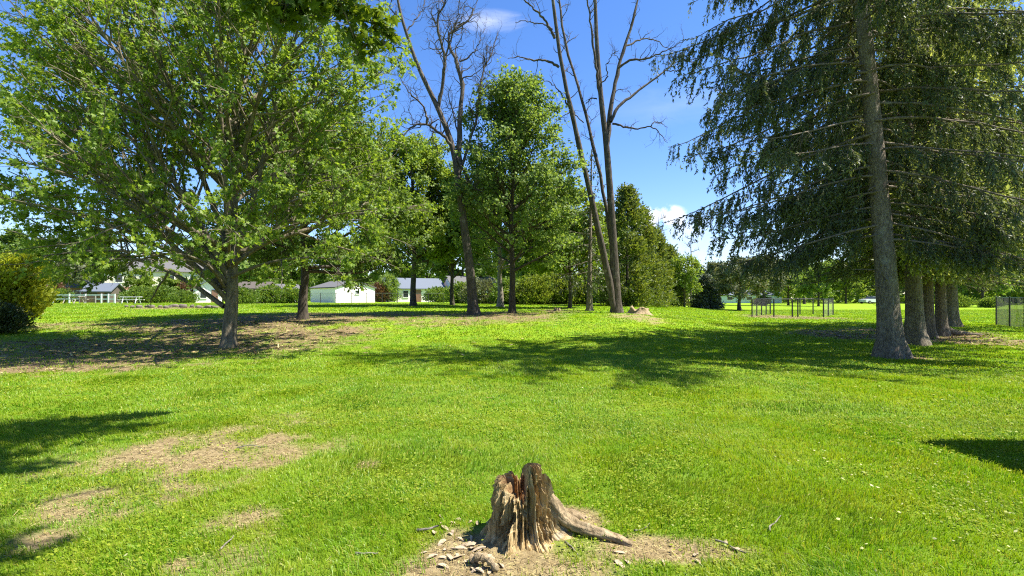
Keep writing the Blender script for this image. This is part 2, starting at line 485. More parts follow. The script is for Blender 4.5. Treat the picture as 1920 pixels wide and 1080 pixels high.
def build_grass():
    rng = np.random.default_rng(11)

    def keep(x, y, rng):
        so, li = bare(x, y)
        ds = np.hypot(x - STUMP[0], y - STUMP[1])
        p = (1 - .985 * so ** .8) * (1 - .84 * li) * (ds > .33)
        return rng.random(len(x)) < p
    bands = [(2.3, 4.5, 7500), (4.5, 7, 4200), (7, 11, 1700), (11, 18, 620), (18, 30, 210), (30, 62, 62)]
    wid = np.array([.0048, .0062, .0095, .016, .028, .05]); hei = np.array([.050, .050, .052, .055, .06, .065])
    x, y, k = lawn_points(rng, bands, keep)
    def inside(x, y, rng): return (bare(x, y)[0] > .30) & (np.hypot(x - STUMP[0], y - STUMP[1]) > .42)
    tx, ty, _ = lawn_points(rng, [(2.5, 5, 3.2), (5, 8, 1.6)], inside)      # tufts left standing on the bare soil
    m = rng.integers(25, 90, len(tx)); ti = np.repeat(np.arange(len(tx)), m); nt_ = len(ti)
    tr = rng.uniform(.03, .075, len(tx))[ti]
    n0 = len(x)
    x = np.r_[x, tx[ti] + rng.normal(0, 1, nt_) * tr * 1.6]; y = np.r_[y, ty[ti] + rng.normal(0, 1, nt_) * tr]; k = np.r_[k, np.where(ty[ti] < 5, 0, 1)]
    n = len(x); z = ground(x, y) - .004
    cl = fbm(x * 1.3 + 4, y * 1.3, 3); cl2 = fbm(x * 5, y * 5 + 8, 2)
    cl3 = vnoise(x * 13 + 5, y * 13 + 1)
    h = hei[k] * rng.uniform(.5, 1.3, n) * (.22 + .75 * cl ** 1.2 + .6 * cl2 ** 1.3 + .4 * cl3 ** 2)
    h = h * np.where(rng.random(n) < .04, 1.7, 1.0)
    h[n0:] = rng.uniform(.035, .085, nt_)
    w = wid[k] * rng.uniform(.7, 1.3, n)
    th = rng.uniform(0, 2 * PI, n); lean = rng.uniform(.15, 1.15, n)
    ld = rng.normal(0, .8, n) + 2 * PI * vnoise(x * .8, y * .8)
    side = np.stack([np.cos(th), np.sin(th), np.zeros(n)], -1)
    ldv = np.stack([np.cos(ld), np.sin(ld), np.zeros(n)], -1)
    p = np.stack([x, y, z], -1); up = np.array([0, 0, 1.])
    mid = p + h[:, None] * (.55 * up + .22 * lean[:, None] * ldv)
    tip = p + h[:, None] * (up * (1 - .28 * lean[:, None]) + .85 * lean[:, None] * ldv)
    s = side * (w * .5)[:, None]
    V = np.stack([p - s, p + s, mid + .75 * s, mid - .75 * s, tip], 1).reshape(-1, 3)
    b = np.arange(n)[:, None] * 5
    Q = b + np.array([[0, 1, 2, 3]]); T = b + np.array([[3, 2, 4]])
    rn = rng.random(n)
    me = mesh_np('grass', V, [Q, T], M['grass'], True, fattr={'rnd': np.concatenate([rn, rn])})
    o = obj('grass', me); tag(o, 'short bright green lawn grass covering the ground', kind='stuff')

    # dry straw lying on the bare soil
    def keep2(x, y, rng):
        so, li = bare(x, y)
        return (rng.random(len(x)) < np.clip(so * .9 + li * .6 + .02, 0, 1)) & (np.hypot(x - STUMP[0], y - STUMP[1]) > .3)
    x, y, k = lawn_points(rng, [(2.3, 5, 2400), (5, 8, 1000), (8, 14, 130), (14, 24, 50)], keep2)
    n = len(x); z = ground(x, y) + rng.uniform(.002, .012, n)
    L = np.array([.030, .036, .07, .12])[k] * rng.uniform(.3, 1.7, n); w = np.array([.0014, .0022, .007, .018])[k]
    th = rng.uniform(0, 2 * PI, n); d = np.stack([np.cos(th), np.sin(th), rng.normal(0, .18, n)], -1)
    nn = nrm(np.stack([rng.normal(0, .3, n), rng.normal(0, .3, n), np.ones(n)], -1))
    s = nrm(np.cross(nn, d)) * w[:, None]; p = np.stack([x, y, z], -1)
    V = np.stack([p - s, p + s, p + d * L[:, None] + s, p + d * L[:, None] - s], 1).reshape(-1, 3)
    m, nt = new_mat('dry_straw'); q = N(nt)
    r = q.node('ShaderNodeAttribute', attribute_name='rnd').outputs['Fac']
    c = q.ramp(r, [(0., (.06, .04, .018)), (.35, (.17, .12, .05)), (.7, (.30, .235, .10)), (1., (.48, .41, .19))])
    q.out(q.node('ShaderNodeBsdfDiffuse', {'Color': c}).outputs[0])
    me = mesh_np('dry_straw', V, [np.arange(4 * n).reshape(-1, 4)], m, False, fattr={'rnd': rng.random(n)})
    tag(obj('dry_straw', me), 'dry straw and leaf litter lying on the bare soil', kind='stuff')

    # clover and small broad leaves among the blades
    def keep3(x, y, rng):
        so, li = bare(x, y)
        f = fbm(x * .9 + 40, y * .9 + 11, 3)
        edge = sstep(.46, .62, f)
        return rng.random(len(x)) < edge * (1 - .85 * so) * (1 - .7 * li)
    x, y, k = lawn_points(rng, [(2.3, 5, 1000), (5, 8, 430), (8, 13, 110)], keep3)
    n = len(x); z = ground(x, y) + rng.uniform(.015, .045, n)
    size = np.array([.017, .023, .036])[k] * rng.uniform(.6, 1.4, n)
    th = rng.uniform(0, 2 * PI, n)
    al = np.stack([np.cos(th), np.sin(th), rng.normal(0, .2, n)], -1)
    no = nrm(np.stack([rng.normal(0, .35, n), rng.normal(0, .35, n), np.ones(n)], -1))
    tv = np.array([(0, 0, 0), (.35, .38, .03), (.8, .36, 0), (1, 0, -.03), (.8, -.36, 0), (.35, -.38, .03)])
    tf = np.array([(0, 1, 2), (0, 2, 3), (0, 3, 4), (0, 4, 5)])
    V, T, rn = leaves_np(rng, np.stack([x, y, z], -1), al, no, size, tv, tf)
    me = mesh_np('clover', V, [T], mat_leaf('clover_leaf', (.16, .23, .012), (.27, .31, .025), .4), False, fattr={'rnd': rn})
    tag(obj('clover', me), 'patches of yellow green clover leaves among the grass', kind='stuff')

    # scattered pale petals and dry leaf flakes, mostly on the right of the lawn
    def keep4(x, y, rng):
        f = fbm(x * .6 + 3, y * .6 + 70, 3); w = .12 + .9 * sstep(.3, .6, x / y) * (1 - sstep(5.5, 7, y))
        return rng.random(len(x)) < w * sstep(.40, .62, f)
    x, y, k = lawn_points(rng, [(2.3, 5, 26), (5, 9, 9)], keep4)
    n = len(x); z = ground(x, y) + rng.uniform(.03, .05, n)
    th = rng.uniform(0, 2 * PI, n)
    al = np.stack([np.cos(th), np.sin(th), rng.normal(0, .3, n)], -1)
    no = nrm(np.stack([rng.normal(0, .4, n), rng.normal(0, .4, n), np.ones(n)], -1))
    V, T, rn = leaves_np(rng, np.stack([x, y, z], -1), al, no, rng.uniform(.015, .038, n), OVAL_V, OVAL_F)
    me = mesh_np('petals', V, [T], mat_leaf('dry_petal', (.30, .32, .08), (.52, .50, .26), .2), False, fattr={'rnd': rn})
    tag(obj('fallen_petals', me), 'pale dry flakes and petals scattered over the grass', kind='stuff')


build_ground()
build_grass()
# ------------------------------------------------------------------ trees
def trunk_mesh(rng, path, r0, r1, K=26, S=20, flare=.5, flute=.08, expo=.9):
    P = resample(path, K); t = np.linspace(0, 1, K)
    z = P[:, 2] - P[0, 2]
    R = r0 + (r1 - r0) * t ** expo
    R = R * (1 + flare * np.exp(-np.maximum(z, 0) / (r0 * 1.3)))
    a = np.arange(S) * 2 * PI / S
    ph = rng.uniform(0, 6, 3)
    low = np.exp(-np.maximum(z, 0) / (r0 * 2.4))[:, None]
    lobes = np.cos(a * 5 + ph[0]) + .6 * np.cos(a * 3 + ph[1])
    RR = R[:, None] * (1 + lobes[None] * (.13 * flare * low + .03) + flute * (vnoise(a[None] * 2.2 + ph[2], z[:, None] * 1.3 + 40) - .5))
    V, Fq = tube_np(P[None], RR[None], S)
    return P, R, V, Fq


def broadleaf(rng, H, h0, r0, c, rad, n_limb=22, leaf=.14, n_leaf=20000, tmpl='oval', bark='bark_dark', leafmat='mid',
              lean=(0, 0), limbs=None, ang=(75, 22), l2gap=.5, l3=5, S=16, flute=.1, zmin=None, top=.86, up1=.03, taper=.16, wob1=.07,
              name='tree', multi=None, tilt=.75, clump=.16, flare=.45, zbias=1.0, leafy=.8):
    """returns (trunk mesh, crown mesh) local to the foot of the tree"""
    c = np.array(c, float); rad = np.array(rad, float)
    path = [(0, 0, -.12)] + [(lean[0] * t + rng.normal(0, .05) * (t > 0), lean[1] * t + rng.normal(0, .05) * (t > 0), H * top * t) for t in (.12, .25, .4, .55, .7, .85, 1.)]
    TP, TR, TV, TF = trunk_mesh(rng, path, r0, r0 * taper, 28, S, flare, flute)
    wood = [(TV, TF)]
    # limbs
    t = np.sort(rng.uniform(0, 1, n_limb)) ** zbias
    zz = h0 + t * (H * top * .97 - h0); tt = np.clip((zz + .12) / (H * top + .12), 0, .98)
    P0, T0, Rr = sample(TP[None], TR[None], np.zeros(n_limb, int), tt)
    az = np.arange(n_limb) * 2.39996 + rng.normal(0, .35, n_limb)
    an = np.radians(ang[0] + (ang[1] - ang[0]) * t + rng.normal(0, 6, n_limb))
    d = np.stack([np.sin(an) * np.cos(az), np.sin(an) * np.sin(az), np.cos(an)], -1)
    L = env_len(P0, d, c, rad) * rng.uniform(.78, 1.02, n_limb)
    K1 = 9
    P1 = grow(rng, P0, d, L, K1, up1 * (1 - t * .5), wob1)
    r1 = np.minimum(Rr * .62, .012 + .017 * L) * rng.uniform(.85, 1.15, n_limb)
    tp = np.linspace(1, .18, K1)[None]
    R1 = r1[:, None] * tp
    if limbs:
        Pe = np.stack([resample(q, K1) for q, _ in limbs]); Re = np.array([q for _, q in limbs])[:, None] * np.linspace(1, .2, K1)[None]
        P1 = np.concatenate([P1, Pe]); R1 = np.concatenate([R1, Re])
    V, Fq = tube_np(P1, R1, 8); wood.append((V, Fq))
    L1 = np.linalg.norm(np.diff(P1, axis=1), axis=2).sum(1)
    # leading shoot as one more carrier
    # second order
    n2 = np.maximum((L1 / l2gap).astype(int), 2); idx = np.repeat(np.arange(len(P1)), n2)
    t2 = rng.uniform(.18, 1., len(idx)) ** .8
    p2, T2, rr2 = sample(P1, R1, idx, t2)
    a2 = np.radians(rng.uniform(28, 62, len(idx)))
    d2 = off_dir(rng, T2, a2); d2[:, 2] += .08
    d2 = nrm(d2)
    Lm = env_len(p2, d2, c, rad)
    L2 = np.minimum(.55 * (1 - t2) * L1[idx] + rng.uniform(.5, 1.3, len(idx)), Lm * 1.02 + .15)
    K2 = 6
    P2 = grow(rng, p2, d2, L2, K2, .04, .11)
    R2 = np.minimum(rr2 * .6, .006 + .011 * L2)[:, None] * np.linspace(1, .3, K2)[None]
    V, Fq = tube_np(P2, R2, 5); wood.append((V, Fq))
    # third order
    n3 = np.maximum((L2 * l3 / 1.2).astype(int), 2); idx3 = np.repeat(np.arange(len(P2)), n3)
    t3 = rng.uniform(.15, 1., len(idx3))
    p3, T3, rr3 = sample(P2, R2, idx3, t3)
    d3 = off_dir(rng, T3, np.radians(rng.uniform(25, 70, len(idx3))))
    L3 = rng.uniform(.25, .75, len(idx3)) * (.5 + .5 * min(1, leaf / .12))
    P3 = grow(rng, p3, d3, L3, 4, .05, .16)
    R3 = np.minimum(rr3 * .7, .007)[:, None] * np.linspace(1, .5, 4)[None]
    V, Fq = tube_np(P3, R3, 3); wood.append((V, Fq))
    if zmin is not None:
        ok3 = P3[:, -1, 2] > zmin
    else:
        ok3 = np.ones(len(P3), bool)
    V, Fq = join(wood)
    tm = mesh_np(name + '_trunk', V, [Fq], M[bark], True)
    # leaves
    good = np.flatnonzero(ok3 & (rng.random(len(P3)) < leafy))
    i = rng.choice(good, n_leaf); tl = rng.uniform(.1, 1.05, n_leaf)
    p, T, _ = sample(P3, R3, i, np.clip(tl, 0, .999))
    p = p + rng.normal(0, clump, (n_leaf, 3)) * np.array([1, 1, .7])
    no = np.stack([rng.normal(0, tilt, n_leaf), rng.normal(0, tilt, n_leaf), np.full(n_leaf, .5)], -1)
    out = nrm(p - c)
    no = nrm(no + .8 * out)
    al = nrm(T * .5 + rng.normal(0, .7, (n_leaf, 3)) + np.array([0, 0, -.25]))
    tv, tf = {'oval': (OVAL_V, OVAL_F), 'maple': (MAPLE_V, MAPLE_F), 'spray': (SPRAY_V, SPRAY_F)}[tmpl]
    V, Tq, rn = leaves_np(rng, p, al, no, leaf * rng.uniform(.65, 1.25, n_leaf), tv, tf)
    crown_rnd = np.clip(.75 * rn + .25 * np.repeat(fbm(p[:, 0] * .8 + p[:, 2], p[:, 1] * .8 + 3 * p[:, 2], 2), len(tf)), 0, 1)
    cm = mesh_np(name + '_crown', V, [Tq], M[leafmat], False, fattr={'rnd': crown_rnd})
    return tm, cm


def put_tree(meshes, name, label, cat, x, y, group=None, rz=0, trunk_name='trunk', crown_name='crown', sink=.0):
    r = thing(name, label, cat, (x, y, float(ground(x, y)) - sink), rz, group)
    obj(trunk_name, meshes[0], r); obj(crown_name, meshes[1], r)
    return r


def spruce(rng, H, r0, lean, Rm, z0, n_br, az_skip=None, sec_gap=.17, per=1.0, nl=.085, nw=1.0, leafmat='spruce', zmax=None, bare_t=.07, top_p=.8,
           name='spruce', dead=.12, S=20, zmin=None, lowfac=1.0, full=.72, stubs=0):
    path = [(0, 0, -.15)] + [(lean[0] * t ** 1.15, lean[1] * t, H * t) for t in (.06, .15, .25, .4, .55, .7, .85, 1.)]
    TP, TR, TV, TF = trunk_mesh(rng, path, r0, .03, 34, S, .75, .05, .85)
    wood = [(TV, TF)]
    t = (np.arange(n_br) + rng.random(n_br)) / n_br
    zz = z0 + t * (H * .985 - z0)
    az = np.arange(n_br) * 2.39996 + rng.normal(0, .3, n_br)
    if az_skip is not None:
        d = (az - az_skip[0] + PI) % (2 * PI) - PI
        m = (np.abs(d) < az_skip[1]) & (zz < az_skip[2])
        az = np.where(m, az_skip[0] + np.sign(d) * (az_skip[1] + rng.uniform(0, .7, n_br)), az)
    L = Rm * np.clip((H - zz) / (H * full), .03, 1) ** top_p * rng.uniform(.72, 1.05, n_br)
    L = L * (lowfac + (1 - lowfac) * sstep(z0, z0 + 3, zz))
    P0, _, Rr = sample(TP[None], TR[None], np.zeros(n_br, int), np.clip(zz / H, 0, .985))
    K = 11; s = np.linspace(0, 1, K)[None]
    e0 = rng.uniform(-.22, .02, n_br)[:, None] + .5 * t[:, None] ** 1.5
    droop = rng.uniform(.30, .55, n_br)[:, None] * (1 - .6 * t[:, None])
    droop = droop * (.62 + .38 * sstep(2.8, 7, zz))[:, None]
    rise = rng.uniform(.10, .24, n_br)[:, None]
    zoff = L[:, None] * (e0 * s - droop * s ** 1.7 + rise * s ** 4)
    wob = np.cumsum(rng.normal(0, .055, (n_br, K)), 1) * L[:, None] * .5
    ca, sa = np.cos(az)[:, None], np.sin(az)[:, None]
    P1 = np.stack([P0[:, None, 0] + ca * L[:, None] * s - sa * wob, P0[:, None, 1] + sa * L[:, None] * s + ca * wob, P0[:, None, 2] + zoff], -1)
    R1 = np.minimum(Rr * .4, .008 + .0065 * L)[:, None] * np.linspace(1, .16, K)[None]
    V, Fq = tube_np(P1, R1, 6); wood.append((V, Fq))
    if stubs:
        zs = rng.uniform(.05, .5, stubs); p0, T0, r0s = sample(TP[None], TR[None], np.zeros(stubs, int), zs)
        ds = off_dir(rng, T0, np.radians(rng.uniform(60, 100, stubs)))
        ls = rng.uniform(.05, .5, stubs); Ps = grow(rng, p0 + ds * r0s[:, None] * .6, ds, ls + r0s * .5, 6, -.03, .12)
        wood.append(tube_np(Ps, np.full((stubs, 6), .016) * rng.uniform(.6, 1.5, (stubs, 1)) * np.linspace(1.3, .5, 6), 6))
    is_dead = (rng.random(n_br) < dead) & (t < .7)
    n2 = np.maximum((L / sec_gap).astype(int), 3); idx = np.repeat(np.arange(n_br), n2)
    t2 = rng.uniform(bare_t, 1, len(idx))
    p2, T2, rr2 = sample(P1, R1, idx, t2)
    side = rng.choice([-1., 1.], len(idx))[:, None]
    lat = nrm(np.cross(T2, np.array([[0, 0, 1.]]))) * side
    d2 = nrm(T2 * rng.uniform(.4, 1.0, (len(idx), 1)) + lat * rng.uniform(.2, .85, (len(idx), 1)) + np.array([[0, 0, -.28]]))
    L2 = (.22 + .95 * np.minimum(1 - t2, t2 * 1.5)) * rng.uniform(.55, 1.15, len(idx)) * np.clip(L[idx] / 4, .25, 1.1)
    P2 = grow(rng, p2, d2, L2, 5, -.16, .07)
    R2 = np.minimum(rr2 * .5, .004 + .006 * L2)[:, None] * np.linspace(1, .3, 5)[None]
    V, Fq = tube_np(P2, R2, 4); wood.append((V, Fq))
    live2 = ~is_dead[idx]
    # hanging branchlets
    n3 = np.where(live2, np.maximum((L2 / (.075 if per > .7 else .11)).astype(int), 2), np.maximum((L2 / .25).astype(int), 1)); idx3 = np.repeat(np.arange(len(P2)), n3)
    p3, T3, _ = sample(P2, R2, idx3, rng.uniform(.08, 1, len(idx3)))
    d3 = nrm(T3 * .45 + rng.normal(0, .28, (len(idx3), 3)) + np.array([[0, 0, -.85]]))
    L3 = rng.uniform(.12, .66, len(idx3)) * np.clip(L[idx[idx3]] / 4, .35, 1)
    P3 = grow(rng, p3, d3, L3, 4, -.12, .10)
    if zmin is not None:
        hi3 = P3[:, -1, 2] > zmin + rng.normal(0, .12, len(P3)); P3 = P3[hi3]; L3 = L3[hi3]; idx3 = idx3[hi3]
    R3 = np.full((len(P3), 4), .0045) * np.linspace(1, .5, 4)
    V, Fq = tube_np(P3, R3, 3); wood.append((V, Fq))
    live3 = live2[idx3]
    V, Fq = join(wood)
    tm = mesh_np(name + '_trunk', V, [Fq], M['bark_spruce'], True)

    def needles(P, L, live, dens):
        k = np.where(live, np.maximum((L * dens * per).astype(int), 1), 0)
        ii = np.repeat(np.arange(len(P)), k)
        R = np.ones(P.shape[:2])
        q, T, _ = sample(P, R, ii, rng.uniform(.02, 1.0, len(ii)))
        dd = off_dir(rng, T, np.radians(rng.uniform(18, 50, len(ii))))
        return q, dd
    lv = live2 if zmin is None else live2 & (P2[:, -1, 2] > zmin)
    qa, da = needles(P2, L2, lv, 34); qb, db = needles(P3, L3, live3, 44)
    ends = P1[:, 7:]; Le = np.linalg.norm(np.diff(ends, axis=1), axis=2).sum(1)
    qc, dc = needles(ends, Le, ~is_dead, 40)
    q = np.concatenate([qa, qb, qc]); d = np.concatenate([da, db, dc])
    tv = NEEDLE_V * np.array([1, nw, 1])
    no = rng.normal(0, 1, (len(q), 3))
    V, Tq, rn = leaves_np(rng, q, d, no, nl * rng.uniform(.6, 1.3, len(q)), tv, NEEDLE_F)
    cm = mesh_np(name + '_crown', V, [Tq], M[leafmat], False, fattr={'rnd': rn})
    return tm, cm


def conical(rng, H, R, n_cl, per, size, leafmat, z0=.1, expo=.8, shell=.55, trunk_r=.08, bark='bark_dark', shape='cone', updir=.8, spread=.16, tmpl='spray', lean=(0, 0), name='conifer', wobble=.25, lens=1.0):
    """dense evergreen or shrub: sprays gathered in clumps through the crown's volume"""
    t = rng.random(n_cl) ** (1.0 if shape != 'cone' else 1.25)
    z = z0 + t * (H - z0)
    phi = rng.uniform(0, 2 * PI, n_cl)
    if shape == 'cone': rr = R * (1 - t) ** expo + .03 * R
    elif shape == 'egg': rr = R * np.sqrt(np.clip(1 - ((t - .42) / .60) ** 2, .02, 1))
    else: rr = R * np.clip(1 - t ** 4, .1, 1) ** .5 * np.clip(t * 5 + .35, 0, 1)
    rr = rr * (1 + wobble * (vnoise(phi * 1.9 + 3, z * 1.3 / max(R, .3) + 7) - .5) * 2)
    rr = rr * np.sqrt(rng.uniform(shell ** 2, 1, n_cl))
    C = np.stack([rr * np.cos(phi) + lean[0] * t, rr * np.sin(phi) + lean[1] * t, z], -1)
    i = np.repeat(np.arange(n_cl), per); n = len(i)
    p = C[i] + rng.normal(0, spread, (n, 3)) * np.array([1, 1, .8])
    p[:, 2] = np.maximum(p[:, 2], .03)
    o = np.stack([np.cos(phi[i]), np.sin(phi[i]), np.zeros(n)], -1)
    al = nrm(o * .7 + np.array([[lean[0] * .3, lean[1] * .3, updir]]) + rng.normal(0, .45, (n, 3)))
    no = nrm(rng.normal(0, .8, (n, 3)) + o * .6 + np.array([[0, 0, .4]]))
    tv, tf = {'oval': (OVAL_V, OVAL_F), 'spray': (SPRAY_V, SPRAY_F), 'needle': (NEEDLE_V * np.array([1, 1.5, 1]), NEEDLE_F), 'maple': (MAPLE_V, MAPLE_F)}[tmpl]
    V, Tq, rn = leaves_np(rng, p, al, no, size * rng.uniform(.6, 1.35, n), tv, tf)
    cm = mesh_np(name + '_crown', V, [Tq], M[leafmat], False, fattr={'rnd': np.clip(.7 * rn + .3 * np.repeat(rng.random(n_cl)[i], len(tf)), 0, 1)})
    wood = []
    P, Rr, TV, TF = trunk_mesh(rng, [(0, 0, -.1), (lean[0] * .3, lean[1] * .3, H * .35), (lean[0] * .9, lean[1] * .9, H * .92)], trunk_r, .012, 12, 10)
    wood.append((TV, TF))
    nb = min(n_cl, 90); j = rng.choice(n_cl, nb, replace=False)
    S0 = np.stack([np.interp(np.clip(C[j, 2] - .3 * rr[j], 0, H), P[:, 2], P[:, k]) for k in range(3)], -1)
    B = np.stack([S0, .5 * (S0 + C[j]) + [0, 0, .04], C[j]], 1)
    V, Fq = tube_np(B, np.full((nb, 3), 1.) * (trunk_r * .14 + .003) * np.array([1, .7, .4]), 4); wood.append((V, Fq))
    V, Fq = join(wood)
    return mesh_np(name + '_trunk', V, [Fq], M[bark], True), cm


def bare_tree(rng, base, stems, n_twig, name, bark='bark_dead', crook=.22, twig_len=(.5, 1.5), S=12):
    """stems: list of (polyline of world points, r_start, r_end); crooked twigs are grown on every stem"""
    wood = []; KP = 22
    Ps = []; Rs = []
    for k, (q, ra, rb) in enumerate(stems):
        q = np.asarray(q, float) - base
        if k == 0:
            P, R, V, Fq = trunk_mesh(rng, q, ra, rb, 34, 18, .5, .1, .8); wood.append((V, Fq))
            P = resample(q, KP); R = ra + (rb - ra) * np.linspace(0, 1, KP) ** .8
        else:
            P = resample(q, KP); P[1:-1] += rng.normal(0, .025, (KP - 2, 3)) * (1 if ra < .2 else .4)
            R = (ra + (rb - ra) * np.linspace(0, 1, KP)) * (1 + .28 * (vnoise(np.arange(KP) * .9 + 7 * k, np.full(KP, k * 3.)) - .5))
            V, Fq = tube_np(P[None], R[None], S); wood.append((V, Fq))
        Ps.append(P); Rs.append(R)
    P1 = np.stack(Ps); R1 = np.stack(Rs)
    L1 = np.linalg.norm(np.diff(P1, axis=1), axis=2).sum(1)
    wgt = L1 * np.where(np.arange(len(L1)) == 0, .15, 1) * np.where(R1[:, 0] > .15, .5, 1.2)
    idx = rng.choice(len(P1), n_twig, p=wgt / wgt.sum())
    t = rng.uniform(.25, 1, n_twig)
    t = np.where(R1[idx, 0] > .15, rng.uniform(.45, 1, n_twig), t)
    p, T, rr = sample(P1, R1, idx, t)
    d = off_dir(rng, T, np.radians(rng.uniform(30, 75, n_twig))); d[:, 2] += .25
    L = rng.uniform(*twig_len, n_twig)
    P2 = grow(rng, p, d, L, 9, .06, crook)
    R2 = np.minimum(rr * .55, .013 + .014 * L)[:, None] * np.linspace(1, .25, 9)[None]
    wood.append(tube_np(P2, R2, 6))
    n3 = n_twig * 3; i3 = rng.integers(0, n_twig, n3)
    p3, T3, r3 = sample(P2, R2, i3, rng.uniform(.3, 1, n3))
    d3 = off_dir(rng, T3, np.radians(rng.uniform(25, 65, n3))); d3[:, 2] += .12
    L3 = rng.uniform(.2, .8, n3) * np.mean(twig_len)
    P3 = grow(rng, p3, d3, L3, 7, .05, crook)
    R3 = np.minimum(r3 * .75, .017)[:, None] * np.linspace(1, .35, 7)[None]
    wood.append(tube_np(P3, R3, 4))
    n4 = n3 * 2; i4 = rng.integers(0, n3, n4)
    p4, T4, r4 = sample(P3, R3, i4, rng.uniform(.3, 1, n4))
    P4 = grow(rng, p4, off_dir(rng, T4, np.radians(rng.uniform(25, 65, n4))), rng.uniform(.12, .4, n4) * np.mean(twig_len), 5, .04, crook)
    wood.append(tube_np(P4, np.minimum(r4 * .7, .010)[:, None] * np.linspace(1, .5, 5)[None], 3))
    # split: trunk keeps the first stem, everything else is the branches
    V0, F0 = wood[0]; V1, F1 = join(wood[1:])
    return mesh_np(name + '_trunk', V0, [F0], M[bark], True), mesh_np(name + '_branches', V1, [F1], M[bark], True)
# ------------------------------------------------------------------ planting: large trees of the foreground
def at(px, D): return (px - 960) / F * D, D


# --- spreading maple on the left
x, y = at(427, 16.2); b = np.array([x, y, float(ground(x, y))])
def Wm(px, py, D): return W(px, py, D) - b
rng = np.random.default_rng(21); ENV_P = 3.0
limbs = [
    ([Wm(428, 565, 16.2), Wm(405, 520, 16.0), Wm(330, 470, 15.6), Wm(250, 395, 15.2), Wm(170, 315, 14.8), Wm(100, 270, 14.5), Wm(20, 225, 14.2)], .085),
    ([Wm(425, 540, 16.2), Wm(390, 490, 16.5), Wm(300, 420, 16.8), Wm(215, 340, 17.2), Wm(120, 200, 17.5), Wm(60, 100, 17.8)], .08),
    ([Wm(420, 575, 16.2), Wm(385, 540, 16.6), Wm(290, 490, 17.2), Wm(190, 470, 18.0), Wm(90, 455, 18.6), Wm(10, 430, 19)], .08),
    ([Wm(426, 530, 16.2), Wm(340, 440, 15.0), Wm(200, 350, 14.0), Wm(60, 300, 13.4), Wm(-30, 290, 13.2)], .07),
    ([Wm(425, 510, 16.2), Wm(330, 400, 17.0), Wm(180, 280, 18.0), Wm(40, 190, 18.6), Wm(-40, 150, 19)], .08),
    ([Wm(425, 545, 16.2), Wm(330, 470, 15.9), Wm(180, 410, 15.6), Wm(60, 380, 15.4), Wm(-40, 370, 15.3)], .065),
    ([Wm(426, 500, 16.2), Wm(330, 350, 16.0), Wm(190, 200, 15.8), Wm(70, 60, 15.6), Wm(0, -20, 15.4)], .08),
    ([Wm(428, 520, 16.2), Wm(380, 420, 15.6), Wm(300, 300, 15.0), Wm(200, 160, 14.3), Wm(120, 40, 13.6)], .10),
    ([Wm(430, 480, 16.2), Wm(400, 360, 16.4), Wm(330, 230, 16.7), Wm(240, 80, 17), Wm(190, -60, 17.4)], .10),
    ([Wm(432, 500, 16.2), Wm(470, 400, 16.3), Wm(500, 270, 16.1), Wm(530, 140, 15.7), Wm(570, 20, 15.4)], .12),
    ([Wm(436, 470, 16.2), Wm(480, 410, 15.9), Wm(560, 370, 15.3), Wm(640, 350, 14.8)], .08),
    ([Wm(434, 500, 16.2), Wm(500, 440, 17), Wm(600, 380, 18), Wm(690, 290, 18.8)], .08),
    ([Wm(430, 460, 16.2), Wm(420, 300, 15.6), Wm(410, 150, 14.8), Wm(390, 0, 14)], .11),
    ([Wm(432, 520, 16.2), Wm(500, 490, 15.4), Wm(590, 480, 14.6), Wm(660, 490, 14.2)], .06),
    ([Wm(425, 560, 16.2), Wm(370, 500, 15.2), Wm(280, 470, 14.2), Wm(170, 465, 13.4), Wm(80, 480, 13.0)], .06),
    ([Wm(425, 530, 16.2), Wm(350, 470, 17.2), Wm(240, 450, 18.4), Wm(130, 450, 19.2)], .06),
    ([Wm(422, 540, 16.2), Wm(390, 490, 14.6), Wm(330, 470, 13.2), Wm(250, 480, 12.2)], .055),
    ([Wm(428, 500, 16.2), Wm(430, 440, 14.4), Wm(440, 430, 12.8), Wm(450, 445, 11.8)], .055),
    ([Wm(432, 500, 16.2), Wm(520, 440, 15.2), Wm(620, 400, 14.6), Wm(720, 390, 14.2)], .06),
    ([Wm(434, 460, 16.2), Wm(520, 380, 16.4), Wm(630, 310, 16.6), Wm(740, 260, 16.8)], .07),
    ([Wm(432, 440, 16.2), Wm(520, 320, 15.4), Wm(620, 210, 14.8), Wm(720, 130, 14.4)], .07),
]
ms = broadleaf(rng, 15.5, 2.9, .205, (-1.0, .4, 6.9), (7.3, 5.4, 6.3), n_limb=34, leaf=.118, n_leaf=86000, tmpl='maple', bark='bark_maple', leafmat='maple',
               lean=(.5, .2), limbs=limbs, ang=(64, 16), l2gap=.36, l3=4, S=24, flute=.24, zmin=1.8, up1=.012, wob1=.05, name='maple', clump=.07, leafy=.55, flare=.35)
put_tree(ms, 'maple_tree', 'large spreading maple with a pale forked trunk, nearest tree on the left', 'tree', x, y)

